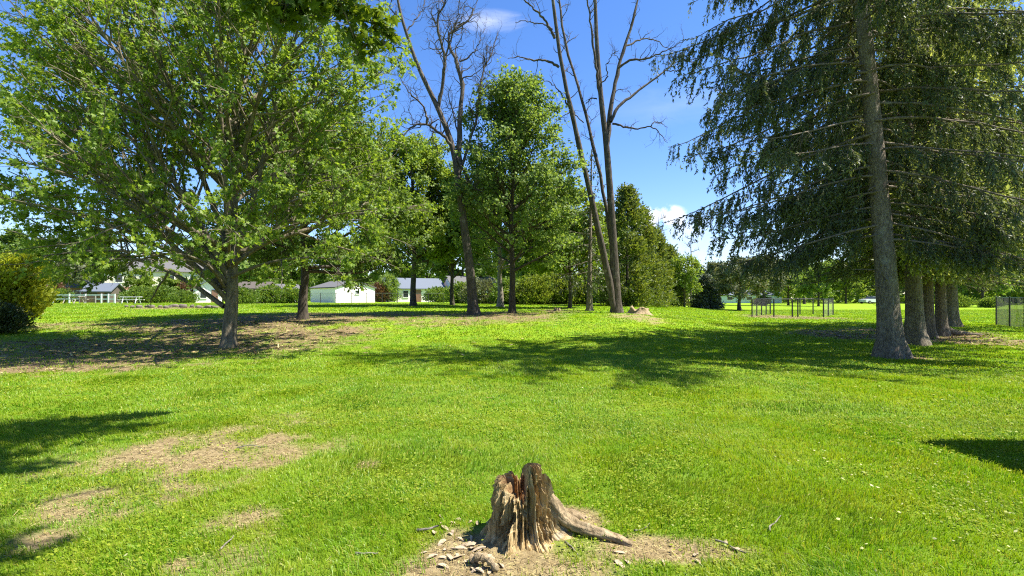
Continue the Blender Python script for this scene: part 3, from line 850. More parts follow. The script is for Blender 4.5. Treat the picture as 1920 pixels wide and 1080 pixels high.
# --- tree standing behind the photographer, whose limbs hang over the lawn
x, y = -4.2, -1.6; b = np.array([x, y, float(ground(x, y))])
rng = np.random.default_rng(5)
def limb(pts): return [np.array(p, float) - b for p in pts]
tw = [W(520, 0, 6.2), W(575, 18, 6.4), W(620, 22, 6.5), W(660, 45, 6.7), W(700, 60, 6.9)]
TP, TR, TV, TF = trunk_mesh(rng, [(0, 0, -.1), (.1, .1, 3), (.3, .4, 6), (.6, .9, 9), (.9, 1.3, 12)], .34, .07, 26, 18, .45, .1)
lim = [(limb([(-4, -1.4, 4.6), (-3.6, .5, 6.0), (-3.2, 2.6, 6.4), W(505, -70, 5.6), W(560, -20, 6.2), W(630, 0, 6.6), W(705, 25, 7.0)]), .085),
       (limb([(-3.9, -1.2, 6), (-2.6, 1.8, 7.8), (-1.2, 4.6, 8.5), (.4, 6.7, 8.9), (1.6, 7.4, 9.1)]), .11),
       (limb([(-3.8, -1.1, 5.2), (-2, .8, 6.8), (.4, 3, 7.8), (1.6, 4.1, 8.2), (2.2, 4.4, 8.4)]), .10),
       (limb([(-3.7, -.9, 7), (-5, -2.4, 9), (-6.5, -3.6, 10)]), .10), (limb([(-3.6, -.7, 8), (-2.4, -2.6, 9.8), (-1.4, -4, 10.6)]), .09),
       (limb([(-3.8, -.9, 6.4), (-5.8, .6, 8.4), (-7.4, 1.6, 9.6)]), .09)]
K1 = 16
P1 = np.stack([resample(q, K1) for q, _ in lim]); R1 = np.array([r for _, r in lim])[:, None] * np.linspace(1, .12, K1)[None]
wood = [(TV, TF), tube_np(P1, R1, 10)]
cl = []          # (centre, radius, leaves)
for (px, py, D, r, n) in [(478, 8, 6.1, .16, 60), (505, 5, 6.2, .22, 110), (545, 0, 6.3, .24, 130), (580, -10, 6.3, .2, 90), (528, 42, 6.3, .13, 46), (600, 12, 6.5, .2, 90), (560, 30, 6.4, .14, 50),
                          (640, 10, 6.6, .2, 90), (675, 30, 6.8, .2, 90), (660, 62, 6.7, .16, 60), (705, 45, 6.9, .2, 90), (728, 62, 7.0, .13, 46), (690, 82, 6.8, .14, 50), (720, 82, 6.9, .09, 24), (672, 98, 6.7, .08, 18)]:
    cl.append((W(px, py, D), r, int(n * .62)))
SH = np.array([.6246, -.019])     # sideways shift of a shadow per metre of height
for (gx, gy, z, r, n) in [(-5.6, 5.7, 8.8, .55, 330), (-5.2, 6.1, 9.1, .5, 300), (-6.3, 5.4, 8.6, .6, 420), (-6.9, 6.1, 8.9, .6, 300), (-5.9, 6.4, 9.3, .5, 200), (-4.7, 6.35, 9.3, .26, 90), (-5.4, 5.0, 8.6, .4, 220),
                          (-3.35, 3.1, 8.2, .32, 200), (-3.9, 3.1, 7.8, .45, 260), (-5.2, 5.0, 8.6, .4, 260), (-4.6, 4.75, 8.5, .3, 110)]:
    cl.append((np.array([gx + SH[0] * z, gy + SH[1] * z, z]), r, n))
for (c0, r, n) in [((-6.4, -3.4, 9.9), 1.6, 900), ((-5, -2.2, 11), 1.7, 900), ((-3.3, -.3, 12), 1.8, 900), ((-1.7, -3.8, 10.4), 1.6, 900), ((-7, 1.4, 9.6), 1.4, 800), ((-4.8, 0, 9.4), 1.3, 700), ((-3, -2, 8.4), 1.2, 600)]:
    cl.append((np.array(c0), r, n))
pos = []; tws = []
allP = P1.reshape(-1, 3) + b
for c0, r, n in cl:
    k = np.argmin(((allP - c0) ** 2).sum(1)); q = allP[k]
    tws.append(resample([q - b, .5 * (q + c0) - b + [0, 0, .1], c0 - b], 7))
    for _ in range(5):
        tws.append(resample([c0 - b, c0 - b + rng.normal(0, r * .6, 3)], 7))
    pos.append(c0 - b + rng.normal(0, r * .55, (n, 3)) * [1, 1, .75])
tws = np.stack(tws); wood.append(tube_np(tws, np.full(tws.shape[:2], .011) * np.linspace(1, .4, 7), 5))
pos = np.concatenate(pos); n = len(pos)
V, Tq, rn = leaves_np(rng, pos, rng.normal(0, .7, (n, 3)) + [0, 0, -.5], nrm(rng.normal(0, .6, (n, 3)) + [0, 0, .9]), .14 * rng.uniform(.6, 1.2, n), MAPLE_V, MAPLE_F)
V2, F2 = join(wood)
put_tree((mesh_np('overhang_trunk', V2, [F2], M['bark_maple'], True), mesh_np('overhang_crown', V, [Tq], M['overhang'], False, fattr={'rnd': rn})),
         'overhanging_maple', 'dark leafy twig of a nearby tree hanging into the picture at the top', 'tree', x, y)

# --- bare tree with twin trunks, centre
Dd = 30.0
x, y = at(1157, Dd); b = np.array([x, y, float(ground(x, y))])
def pl(pts, D0, dz=0.0): return [W(px, py, D0 + dz * k / max(len(pts) - 1, 1)) for k, (px, py) in enumerate(pts)]
rng = np.random.default_rng(31)
foot = b - np.array([0, 0, .12])
st = [([foot] + pl([(1155, 540), (1151, 480), (1147, 400), (1142, 330), (1137, 267), (1127, 187), (1119, 83), (1116, 0), (1110, -110)], Dd), .285, .07),
      ([foot + [-.12, -.1, 0]] + pl([(1146, 545), (1137, 500), (1124, 440), (1109, 370), (1092, 300), (1078, 236), (1067, 190), (1058, 150), (1049, 100), (1042, 50), (1036, -10), (1026, -110)], Dd - .1, -2), .215, .055),
      (pl([(1150, 480), (1141, 420), (1133, 370), (1124, 322), (1112, 271), (1096, 200), (1079, 146), (1062, 92), (1052, 35), (1045, -30), (1036, -120)], Dd, 2.0), .13, .045),
      (pl([(1138, 275), (1141, 240), (1148, 179), (1160, 125), (1175, 75), (1190, 25), (1204, -30)], Dd, 1.2), .16, .05),
      (pl([(1126, 180), (1117, 120), (1108, 50), (1100, -20)], Dd, -1), .085, .04),
      (pl([(1145, 228), (1158, 200), (1175, 186), (1192, 173), (1225, 148), (1250, 132), (1262, 118), (1280, 110), (1303, 116)], Dd, 1.5), .10, .018),
      (pl([(1250, 133), (1262, 133), (1280, 131)], Dd + 1.2), .035, .012),
      (pl([(1158, 128), (1172, 118), (1185, 110), (1205, 113), (1220, 108), (1250, 94), (1270, 84), (1285, 74)], Dd + .4, -1), .075, .016),
      (pl([(1172, 88), (1186, 80), (1200, 74), (1222, 71), (1240, 82), (1262, 98)], Dd + .7, 1.6), .06, .014),
      (pl([(1149, 232), (1160, 233), (1171, 238), (1190, 242), (1208, 240), (1222, 236), (1238, 250), (1252, 268)], Dd, -2), .065, .013),
      (pl([(1221, 236), (1226, 228), (1240, 231), (1252, 240)], Dd - 1.7), .03, .01),
      (pl([(1048, 126), (1035, 117), (1021, 113), (1005, 112), (992, 113), (979, 106), (966, 107), (952, 110)], Dd - 1.4, -1), .075, .015),
      (pl([(1040, 72), (1021, 36), (1005, 20), (990, 6), (975, -6)], Dd - 1.5, -1), .08, .03),
      (pl([(1036, 55), (1018, 44), (1000, 42), (983, 38), (966, 42)], Dd - 1.5, 1), .045, .012),
      (pl([(1067, 200), (1058, 185), (1050, 171), (1033, 155), (1018, 150), (1003, 142)], Dd - 1, -1), .05, .012),
      (pl([(1094, 230), (1082, 217), (1071, 210), (1054, 217), (1040, 230), (1032, 240)], Dd + .7, -1), .04, .010),
      (pl([(1119, 185), (1108, 183), (1098, 195)], Dd), .04, .02),
      (pl([(1123, 160), (1140, 145), (1136, 120), (1150, 100), (1160, 95)], Dd, -1), .045, .014)]
tm, bm_ = bare_tree(rng, b, st, 150, 'bare_twin', crook=.28, twig_len=(.4, 1.3))
put_tree((tm, bm_), 'bare_tree', 'tall leafless tree with forked twin trunks beside the low stump', 'tree', x, y, crown_name='branches')

# --- bare tree left of the round oak
Dl = 28.0
x, y = at(888, Dl); b = np.array([x, y, float(ground(x, y))]); foot = b - np.array([0, 0, .12])
rng = np.random.default_rng(32)
st = [([foot] + pl([(884, 540), (878, 480), (870, 420), (862, 360), (854, 300), (846, 262), (833, 233), (821, 200), (808, 176), (796, 152), (785, 128), (775, 104), (764, 66), (752, 36), (744, -10), (735, -80)], Dl), .285, .045),
      (pl([(859, 340), (860, 300), (861, 260), (863, 215), (867, 167), (863, 130), (850, 102), (840, 82), (835, 60), (850, 52), (868, 48), (887, 42), (888, 16)], Dl, 1.5), .18, .032),
      (pl([(822, 203), (829, 167), (833, 135), (835, 104), (822, 64), (818, 33), (830, 12), (842, -10)], Dl, -1), .11, .04),
      (pl([(850, 282), (838, 262), (825, 250), (812, 240), (800, 233), (785, 232), (774, 234), (762, 248), (752, 262)], Dl, -1.5), .10, .025),
      (pl([(801, 234), (799, 215), (795, 200), (780, 186), (767, 175), (755, 155), (745, 137)], Dl - .9, -1), .06, .015),
      (pl([(776, 102), (763, 92), (750, 88), (738, 92), (728, 106)], Dl), .05, .012),
      (pl([(866, 310), (878, 275), (892, 230), (899, 190), (903, 150), (908, 118), (920, 108), (929, 80), (934, 58)], Dl, 2), .08, .02),
      (pl([(862, 115), (875, 110), (890, 96), (900, 78), (903, 55)], Dl + 1.2), .05, .012),
      (pl([(835, 105), (842, 82), (850, 60), (858, 30), (862, 0)], Dl - .7, -1), .05, .02),
      (pl([(853, 285), (868, 320), (888, 352), (905, 360)], Dl, -1), .06, .02),
      (pl([(820, 232), (808, 258), (818, 275), (826, 300)], Dl - .3), .035, .012),
      (pl([(862, 262), (848, 200), (838, 176), (846, 160)], Dl + .7), .05, .014),
      (pl([(906, 134), (918, 142), (930, 150), (937, 152)], Dl + 1.6), .025, .01),
      (pl([(752, 38), (735, 20), (722, 4)], Dl), .05, .02), (pl([(760, 60), (778, 40), (792, 20), (800, -10)], Dl, 1), .04, .015)]
tm, bm_ = bare_tree(rng, b, st, 230, 'bare_crooked', crook=.42, twig_len=(.7, 2.1))
put_tree((tm, bm_), 'bare_tree', 'tall leafless tree with crooked twisting limbs, left of the round green oak', 'tree', x, y, crown_name='branches')

# --- round topped oak in the middle
x, y = at(960, 29.5)
rng = np.random.default_rng(33)
ENV_P = 2.1
ms = broadleaf(rng, 13.4, 2.2, .20, (.25, 0, 7.0), (3.9, 3.7, 6.5), n_limb=52, leaf=.20, n_leaf=30000, bark='bark_dark', leafmat='oak', ang=(72, 20), l2gap=.42, l3=4, tilt=.8, clump=.16, name='oak', zmin=1.0)
put_tree(ms, 'oak_tree', 'dense round topped green tree between the two leafless trees', 'tree', x, y)

# --- maple behind the near maple
x, y = at(568, 25)
ms = broadleaf(np.random.default_rng(34), 10.2, 2.3, .24, (.6, 0, 5.4), (6.2, 5.2, 5.0), n_limb=34, leaf=.19, n_leaf=44000, tmpl='spray', bark='bark_dark', leafmat='mid', ang=(78, 25), name='shade_maple', zmin=1.0)
put_tree(ms, 'maple_tree', 'broad green maple on bare earth behind the near maple, in front of the white garage', 'tree', x, y)
# --- pair in front of the white houses
x, y = at(775, 44)
ms = broadleaf(np.random.default_rng(35), 14.0, 3.0, .27, (0, 0, 7.9), (6.4, 5.4, 6.7), n_limb=34, leaf=.27, n_leaf=42000, bark='bark_dark', leafmat='bright', ang=(70, 22), l2gap=.6, name='bright_tree', zmin=1.3)
put_tree(ms, 'leafy_tree', 'bright yellow green tree with a short forked trunk in front of the white houses', 'tree', x, y)
x, y = at(848, 46)
ms = broadleaf(np.random.default_rng(36), 11.5, 2.2, .20, (-.4, 0, 6.6), (4.6, 4.2, 5.4), n_limb=28, leaf=.27, n_leaf=26000, bark='bark_dark', leafmat='mid', ang=(60, 20), l2gap=.6, name='small_tree', zmin=1.2)
put_tree(ms, 'leafy_tree', 'mid green tree with several thin stems just left of the crooked leafless trunk', 'tree', x, y)
x, y = at(938, 41)
ms = broadleaf(np.random.default_rng(37), 10.5, 3.0, .26, (0, 0, 6.0), (4.2, 4.2, 4.8), n_limb=26, leaf=.25, n_leaf=24000, bark='bark_grey', leafmat='mid', name='pale_trunk', l2gap=.6, zmin=1.0)
put_tree(ms, 'leafy_tree', 'tree with a pale grey trunk standing behind the round oak', 'tree', x, y)
x, y = at(1068, 38)
ms = broadleaf(np.random.default_rng(38), 8.6, 1.2, .15, (-.2, 0, 4.7), (3.3, 2.6, 4.2), n_limb=28, leaf=.24, n_leaf=20000, bark='bark_dark', leafmat='bright', name='light_tree', l2gap=.5, zmin=.5)
put_tree(ms, 'leafy_tree', 'small light green tree between the oak and the twin trunks', 'tree', x, y)
# --- dark conifer behind the twin trunks
x, y = at(1105, 33)
ms = spruce(np.random.default_rng(39), 10.4, .20, (.15, 0), 2.7, 1.6, 64, sec_gap=.22, per=.38, nl=.17, nw=1.6, leafmat='darkfir', name='dark_conifer', dead=.04)
put_tree(ms, 'conifer', 'dark conifer with a bare lower trunk behind the twin trunks', 'tree', x, y)
# --- hedge bushes below
for k, (px, D, H, R, lm, lab) in enumerate([(1000, 50, 2.6, 2.0, 'hedge', 'light green rounded bush left of the small light green tree'),
                                            (1040, 51, 2.9, 2.2, 'hedge', 'light green rounded bush behind the small light green tree'),
                                            (1078, 50, 2.5, 1.7, 'hedge', 'light green rounded bush beside the dark conifer trunk'),
                                            (958, 52, 2.3, 1.8, 'mid', 'darker green bush behind the oak trunk'),
                                            (905, 56, 2.4, 2.2, 'pale', 'grey green bush right of the crooked leafless trunk'),
                                            (868, 60, 2.2, 1.7, 'mid', 'green bush beside the white houses, left of the crooked leafless trunk'),
                                            (712, 79, 2.6, 1.5, 'red', 'reddish bush at the right wall of the white garage'),
                                            (727, 80, 4.2, 2.0, 'oak', 'green bush between the garage and the white houses')]):
    x, y = at(px, D)
    ms = conical(np.random.default_rng(50 + k), H, R, 130, 40, .22, lm, shape='dome', tmpl='oval', spread=.24, shell=.45, trunk_r=.06, name='bush')
    put_tree(ms, 'bush', lab, 'bush', x, y, trunk_name='stems', crown_name='foliage')

# --- row of cedars right of the twin trunks
for k, (px, D, H, R, lab) in enumerate([(1176, 44, 10.0, 2.3, 'tallest dark cedar, directly right of the twin trunks'),
                                        (1203, 49, 9.0, 2.3, 'second cedar from the twin trunks in the receding row'),
                                        (1226, 55, 8.2, 2.3, 'third cedar of the receding row, left of the thin dead top'),
                                        (1252, 62, 7.1, 2.4, 'last and lowest cedar of the receding row, left of the round tree')]):
    x, y = at(px, D)
    ms = conical(np.random.default_rng(60 + k), H, R, 300, 42, .25, 'cedar', expo=.62, spread=.26, shell=.5, trunk_r=.16, updir=.5, tmpl='spray', name='cedar', wobble=.3)
    put_tree(ms, 'cedar', lab, 'tree', x, y, 'cedars in the row behind the twin trunks', trunk_name='trunk', crown_name='foliage')
x, y = at(1283, 60)
ms = broadleaf(np.random.default_rng(66), 5.6, 1.0, .12, (0, 0, 3.1), (1.9, 1.9, 2.6), n_limb=18, leaf=.24, n_leaf=5000, leafmat='bright', name='round_tree', l2gap=.5, zmin=.5)
put_tree(ms, 'leafy_tree', 'small round bright green tree at the end of the cedar row', 'tree', x, y)
for k, (px, D, top, lab) in enumerate([(1237, 72, 405, 'thin dead tree top showing above the cedar row against the white cloud'), (1296, 76, 436, 'thin sparse tree top left of the drooping spruce boughs')]):
    x, y = at(px, D); b = np.array([x, y, float(ground(x, y))]); rng = np.random.default_rng(70 + k)
    st = [([b - [0, 0, .1]] + pl([(px - 1, 540), (px + 1, 500), (px - 1, 460), (px - 2 + 4 * k, 430), (px - 3 + 3 * k, top)], D), .16, .03)]
    for q in range(9):
        yy = 505 - (505 - top) * q / 8.5; s = (-1) ** q
        st.append((pl([(px, yy), (px + s * rng.uniform(4, 8), yy - 2), (px + s * rng.uniform(9, 15), yy - rng.uniform(3, 9))], D, rng.uniform(-1.5, 1.5)), .05, .02))
    tm, bm_ = bare_tree(rng, b, st, 60, 'dead_top', crook=.3, twig_len=(.4, .9))
    put_tree((tm, bm_), 'dead_tree', lab, 'tree', x, y, crown_name='branches')

# --- spruces on the right
rng = np.random.default_rng(41)
x, y = at(1672, 13.7)
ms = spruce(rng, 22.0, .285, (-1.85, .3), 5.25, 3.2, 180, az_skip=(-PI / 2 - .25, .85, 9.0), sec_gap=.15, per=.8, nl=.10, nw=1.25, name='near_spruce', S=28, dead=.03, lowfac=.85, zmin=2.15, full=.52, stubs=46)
put_tree(ms, 'spruce_tree', 'nearest large spruce with a leaning grey trunk and drooping boughs', 'tree', x, y)
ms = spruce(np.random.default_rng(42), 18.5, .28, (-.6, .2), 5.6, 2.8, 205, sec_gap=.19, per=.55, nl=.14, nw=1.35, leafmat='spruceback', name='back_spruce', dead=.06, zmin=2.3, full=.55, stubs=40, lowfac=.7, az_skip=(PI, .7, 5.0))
x, y = at(1716, 17.6)
sp = put_tree(ms, 'spruce_tree', 'spruce with a thick straight trunk directly right of the leaning one', 'tree', x, y, 'spruces standing close behind the leaning spruce')
for px, D, rz, s, lab in [(1742, 20.5, .5, (.70, .70, .92), 'slim spruce, first of the two thin trunks in the spruce group'), (1766, 21.5, -.6, (.76, .76, .95), 'slim spruce with a long surface root reaching right'),
                          (1784, 26.5, .9, 1.04, 'rearmost spruce of the group, trunk in deep shade')]:
    x, y = at(px, D)
    q = dup(sp, (x, y, float(ground(x, y))), rz, s, lab)
    if px == 1766:
        ca, sa = math.cos(-rz), math.sin(-rz)
        pts = [(.10, 0, .42), (.38, -.03, .20), (.75, -.10, .09), (1.25, -.16, .05), (1.8, -.30, .02), (2.3, -.36, -.05)]
        P = resample([(a * ca - b_ * sa, a * sa + b_ * ca, c) for a, b_, c in pts], 24)
        V, Fq = tube_np(P[None], (np.linspace(.15, .045, 24) * (1 + .25 * (vnoise(np.arange(24) * .6, np.zeros(24)) - .5)))[None], 12)
        obj('surface_root', mesh_np('surface_root', V, [Fq], M['bark_spruce'], True), q)

# --- golden juniper and the dark yew at its foot, far left
x, y = at(4, 20)
ms = conical(np.random.default_rng(44), 2.75, 1.2, 230, 60, .16, 'gold', shape='egg', z0=.55, shell=.35, trunk_r=.06, lean=(.75, 0), updir=1.1, spread=.15, tmpl='spray', name='juniper')
put_tree(ms, 'juniper_bush', 'golden green juniper with feathery upswept sprays at the left edge', 'bush', x, y, trunk_name='stems', crown_name='foliage')
x, y = at(-4, 18.9)
ms = conical(np.random.default_rng(45), 1.0, .80, 120, 60, .12, 'darkfir', shape='dome', shell=.4, trunk_r=.05, spread=.13, tmpl='needle', name='yew')
put_tree(ms, 'yew_bush', 'low dark green yew at the foot of the golden juniper', 'bush', x, y, trunk_name='stems', crown_name='foliage')
# ------------------------------------------------------------------ far trees: a few kinds, each copied
def mk(seed, H, h0, rad, leafmat, n, leaf, nl=18, bark='bark_dark', cz=.58, ang=(72, 22)):
    return broadleaf(np.random.default_rng(seed), H, h0, .24, (0, 0, H * cz), rad, n_limb=nl, leaf=leaf, n_leaf=n, bark=bark, leafmat=leafmat, l2gap=.9, l3=2.4, S=10, name='far_tree', zmin=h0 * .6, clump=.3, ang=ang)


kinds = {
    'mid': mk(80, 10, 1.8, (4.2, 4.2, 4.4), 'mid', 9500, .45),
    'bright': mk(81, 9, 1.6, (4.0, 4.0, 4.0), 'bright', 9000, .45),
    'pale': mk(82, 6, 1.3, (3.0, 3.0, 2.5), 'pale', 6500, .32, bark='bark_dark'),
    'dark': mk(83, 9, 1.2, (4.4, 4.2, 4.3), 'oak', 9500, .45),
}
far = [
    ('mid', 25, 62, .72, 'green tree behind the golden juniper at the left edge'), ('pale', 105, 84, 1.35, 'pale leaved tree beyond the white rail fence'),
    ('mid', 178, 96, 1.05, 'green tree rising behind the small grey roofed shed'), ('bright', 262, 74, .42, 'small bright green tree against the brick of the large house'),
    ('bright', 325, 72, .40, 'small bright green tree left of the pale cottage'), ('mid', 395, 104, 1.1, 'green tree behind the pale cottage'),
    ('dark', 470, 98, 1.2, 'dark tree behind the brown shed'), ('mid', 545, 104, 1.15, 'green tree right of the brown shed, beyond the garage'),
    ('dark', 635, 112, 1.25, 'dark tree behind the white garage roof'), ('mid', 705, 102, 1.2, 'green tree to the right behind the white garage'),
    ('dark', 800, 108, 1.3, 'dark tree behind the white house with the grey blue roof'), ('mid', 868, 98, 1.25, 'green tree behind the gap between the two white houses'),
    ('dark', 925, 92, 1.2, 'dark tree behind the second white house'), ('mid', 990, 70, 1.0, 'green tree behind the hedge bushes, right of the oak'),
    ('dark', 1045, 66, .95, 'dark tree behind the hedge bushes, left of the dark conifer'), ('mid', 1140, 70, .95, 'green tree seen between the twin trunks and the conifer'),
    ('pale', 1387, 60, .80, 'pale grey green tree with a dark forked trunk left of the post enclosure'), ('pale', 1350, 92, 1.0, 'pale tree beyond the dark blue fir'),
    ('pale', 1432, 84, 1.05, 'pale blossoming tree behind the left end of the post enclosure'), ('dark', 1478, 88, .62, 'dark tree behind the middle of the post enclosure'),
    ('mid', 1508, 104, .85, 'green tree far behind the post enclosure'), ('dark', 1535, 80, .58, 'dark trunked tree behind the right end of the post enclosure'),
    ('bright', 1586, 108, .75, 'light green tree right of the enclosure, left of the white car'), ('mid', 1612, 140, .95, 'distant green tree above the white car'),
    ('bright', 1655, 125, .85, 'distant light green tree behind the leaning spruce trunk'), ('mid', 1700, 118, .9, 'distant tree between the leaning spruce and the next trunk'),
    ('bright', 1745, 128, .9, 'distant light tree behind the thin spruce trunks'), ('dark', 1800, 106, .85, 'dark tree beyond the rearmost spruce'),
    ('dark', 1842, 76, .85, 'dark tree with a visible trunk on the lawn beyond the spruces'), ('mid', 1880, 100, 1.0, 'green tree above the left post of the wire fence'),
    ('dark', 1925, 92, 1.0, 'dark tree behind the wire fence at the right edge'),
    ('mid', 1460, 150, 1.0, 'distant green tree on the far side of the field behind the long low house'), ('mid', 1560, 155, 1.05, 'distant green tree on the far side of the field left of the light green tree'),
]
_first = {}
for k, (kind, px, D, s, lab) in enumerate(far):
    x, y = at(px, D); z = float(ground(x, y))
    if kind not in _first:
        r = put_tree(kinds[kind], 'background_tree', lab, 'tree', x, y, 'trees in the background'); s *= 1.2; r.scale = (s,) * 3; _first[kind] = r
    else:
        dup(_first[kind], (x, y, z), (k * 1.7) % 6.28, s * 1.2, lab)
x, y = at(1324, 62)
ms = conical(np.random.default_rng(90), 3.9, 1.75, 260, 46, .22, 'bluefir', expo=.75, spread=.2, shell=.4, trunk_r=.12, updir=.1, tmpl='spray', name='blue_fir')
put_tree(ms, 'fir_tree', 'low dark blue green fir left of the pale forked tree', 'tree', x, y, trunk_name='trunk', crown_name='foliage')
sh = None
for k, (px, D, s, lab) in enumerate([(85, 66, 1.0, 'dark clipped bush at the left end of the white rail fence'), (112, 65, 1.0, 'dark clipped bush behind the grey bench'), (345, 66, .9, 'rounded dark green bush left of the pale cottage'),
                                     (1789, 72, 1.05, 'low dark bush on the lawn right of the spruce trunks'), (1857, 70, .8, 'low dark bush left of the wire fence post'),
                                     (1428, 90, .9, 'small dark bush behind the post enclosure'), (1130, 62, 1.1, 'dark green bush between the twin trunks and the cedars'), (452, 56, 1.0, 'dark green bush hiding the foot of the brown shed'), (508, 60, 1.15, 'dark green bush in front of the white bungalow'), (548, 61, 1.0, 'dark green bush left of the trunk of the maple behind'),
                                     (300, 68, 1.25, 'green bush before the brick base of the large house'), (262, 66, 1.1, 'low green bush behind the white picnic table'), (822, 72, 1.2, 'green bush at the right end of the first white house')]):
    x, y = at(px, D)
    if sh is None:
        ms = conical(np.random.default_rng(91), 1.5, 1.7, 110, 40, .2, 'mid', shape='dome', tmpl='oval', spread=.2, shell=.4, trunk_r=.05, name='clipped_bush')
        sh = put_tree(ms, 'bush', lab, 'bush', x, y, 'low bushes in the distance', trunk_name='stems', crown_name='foliage'); sh.scale = (s,) * 3
    else:
        dup(sh, (x, y, float(ground(x, y))), k * 1.3, s, lab)
for k, (px, D, lab) in enumerate([(355, 72, 'red flowering bush in front of the large house'), (103, 74, 'reddish leaved bush behind the golden juniper')]):
    x, y = at(px, D)
    ms = conical(np.random.default_rng(94 + k), 2.6, 1.5, 90, 36, .22, 'red', shape='dome', tmpl='oval', spread=.25, shell=.4, trunk_r=.05, name='red_bush')
    put_tree(ms, 'bush', lab, 'bush', x, y, trunk_name='stems', crown_name='foliage')

# ------------------------------------------------------------------ the far wood that closes the view
def far_woods():
    rng = np.random.default_rng(99); n = 60000
    A = rng.uniform(-1.05, 1.05, n); D = rng.uniform(128, 175, n)
    x = D * np.sin(A) * 1.15; y = D * np.cos(A)
    H = 4.5 + 7.5 * fbm(x * .055 + 5, y * .05 + 2, 3) + 3.5 * (vnoise(x * .21, y * .2) - .5)
    t = rng.random(n) ** .8; z = ground(x, y) + H * t
    p = np.stack([x, y, z], -1)
    no = nrm(rng.normal(0, .8, (n, 3)) + [0, -.2, .7]); al = nrm(rng.normal(0, 1, (n, 3)))
    V, Tq, rn = leaves_np(rng, p, al, no, rng.uniform(.8, 1.7, n), SPRAY_V, SPRAY_F)
    tone = np.repeat(vnoise(x * .13 + 8, y * .13), len(SPRAY_F))
    o = obj('far_woods', mesh_np('far_woods', V, [Tq], M['mid'], False, fattr={'rnd': np.clip(.35 * rn + .75 * tone, 0, 1)}))
    tag(o, 'far green wood closing the view along the horizon', kind='stuff')


far_woods()

# ------------------------------------------------------------------ buildings
PAINT = dict(
    white=mat_plain('white_siding', (.86, .79, .77), .6, .04), cream=mat_plain('cream_siding', (.66, .58, .50), .6, .05), brick=mat_plain('brick', (.30, .15, .10), .9, .25, 12),
    brown=mat_plain('brown_boards', (.085, .070, .055), .9, .25, 8), blue=mat_plain('pale_blue_siding', (.50, .58, .66), .6, .05), roof=mat_plain('grey_shingle', (.10, .098, .095), .9, .2, 10),
    roofb=mat_plain('blue_grey_shingle', (.11, .13, .16), .9, .15, 10), glass=mat_plain('window_glass', (.03, .035, .04), .12, .1), trim=mat_plain('white_trim', (.80, .80, .80), .5, .03),
    door=mat_plain('door_paint', (.20, .10, .07), .5, .1), steel=mat_plain('dark_painted_steel', (.030, .030, .032), .5, .2, 6), galv=mat_plain('galvanised_steel', (.16, .165, .17), .4, .1, 8, .6),
    wire=mat_plain('fence_wire', (.018, .02, .021), .6, .1, 8, .0), wood=mat_plain('weathered_wood', (.30, .27, .23), .85, .25, 9, 0, .2), whitewood=mat_plain('white_painted_wood', (.74, .74, .73), .6, .06),
    rock=mat_plain('field_stone', (.15, .125, .095), .9, .5, 5, 0, .6), car=mat_plain('white_car_paint', (.72, .74, .76), .25, .03), tyre=mat_plain('tyre_rubber', (.02, .02, .02), .9, .1),
    lamp=mat_plain('lamp_glass', (.6, .55, .5), .2, .05), chrome=mat_plain('rim_metal', (.5, .5, .52), .3, .05, 5, .8),
)


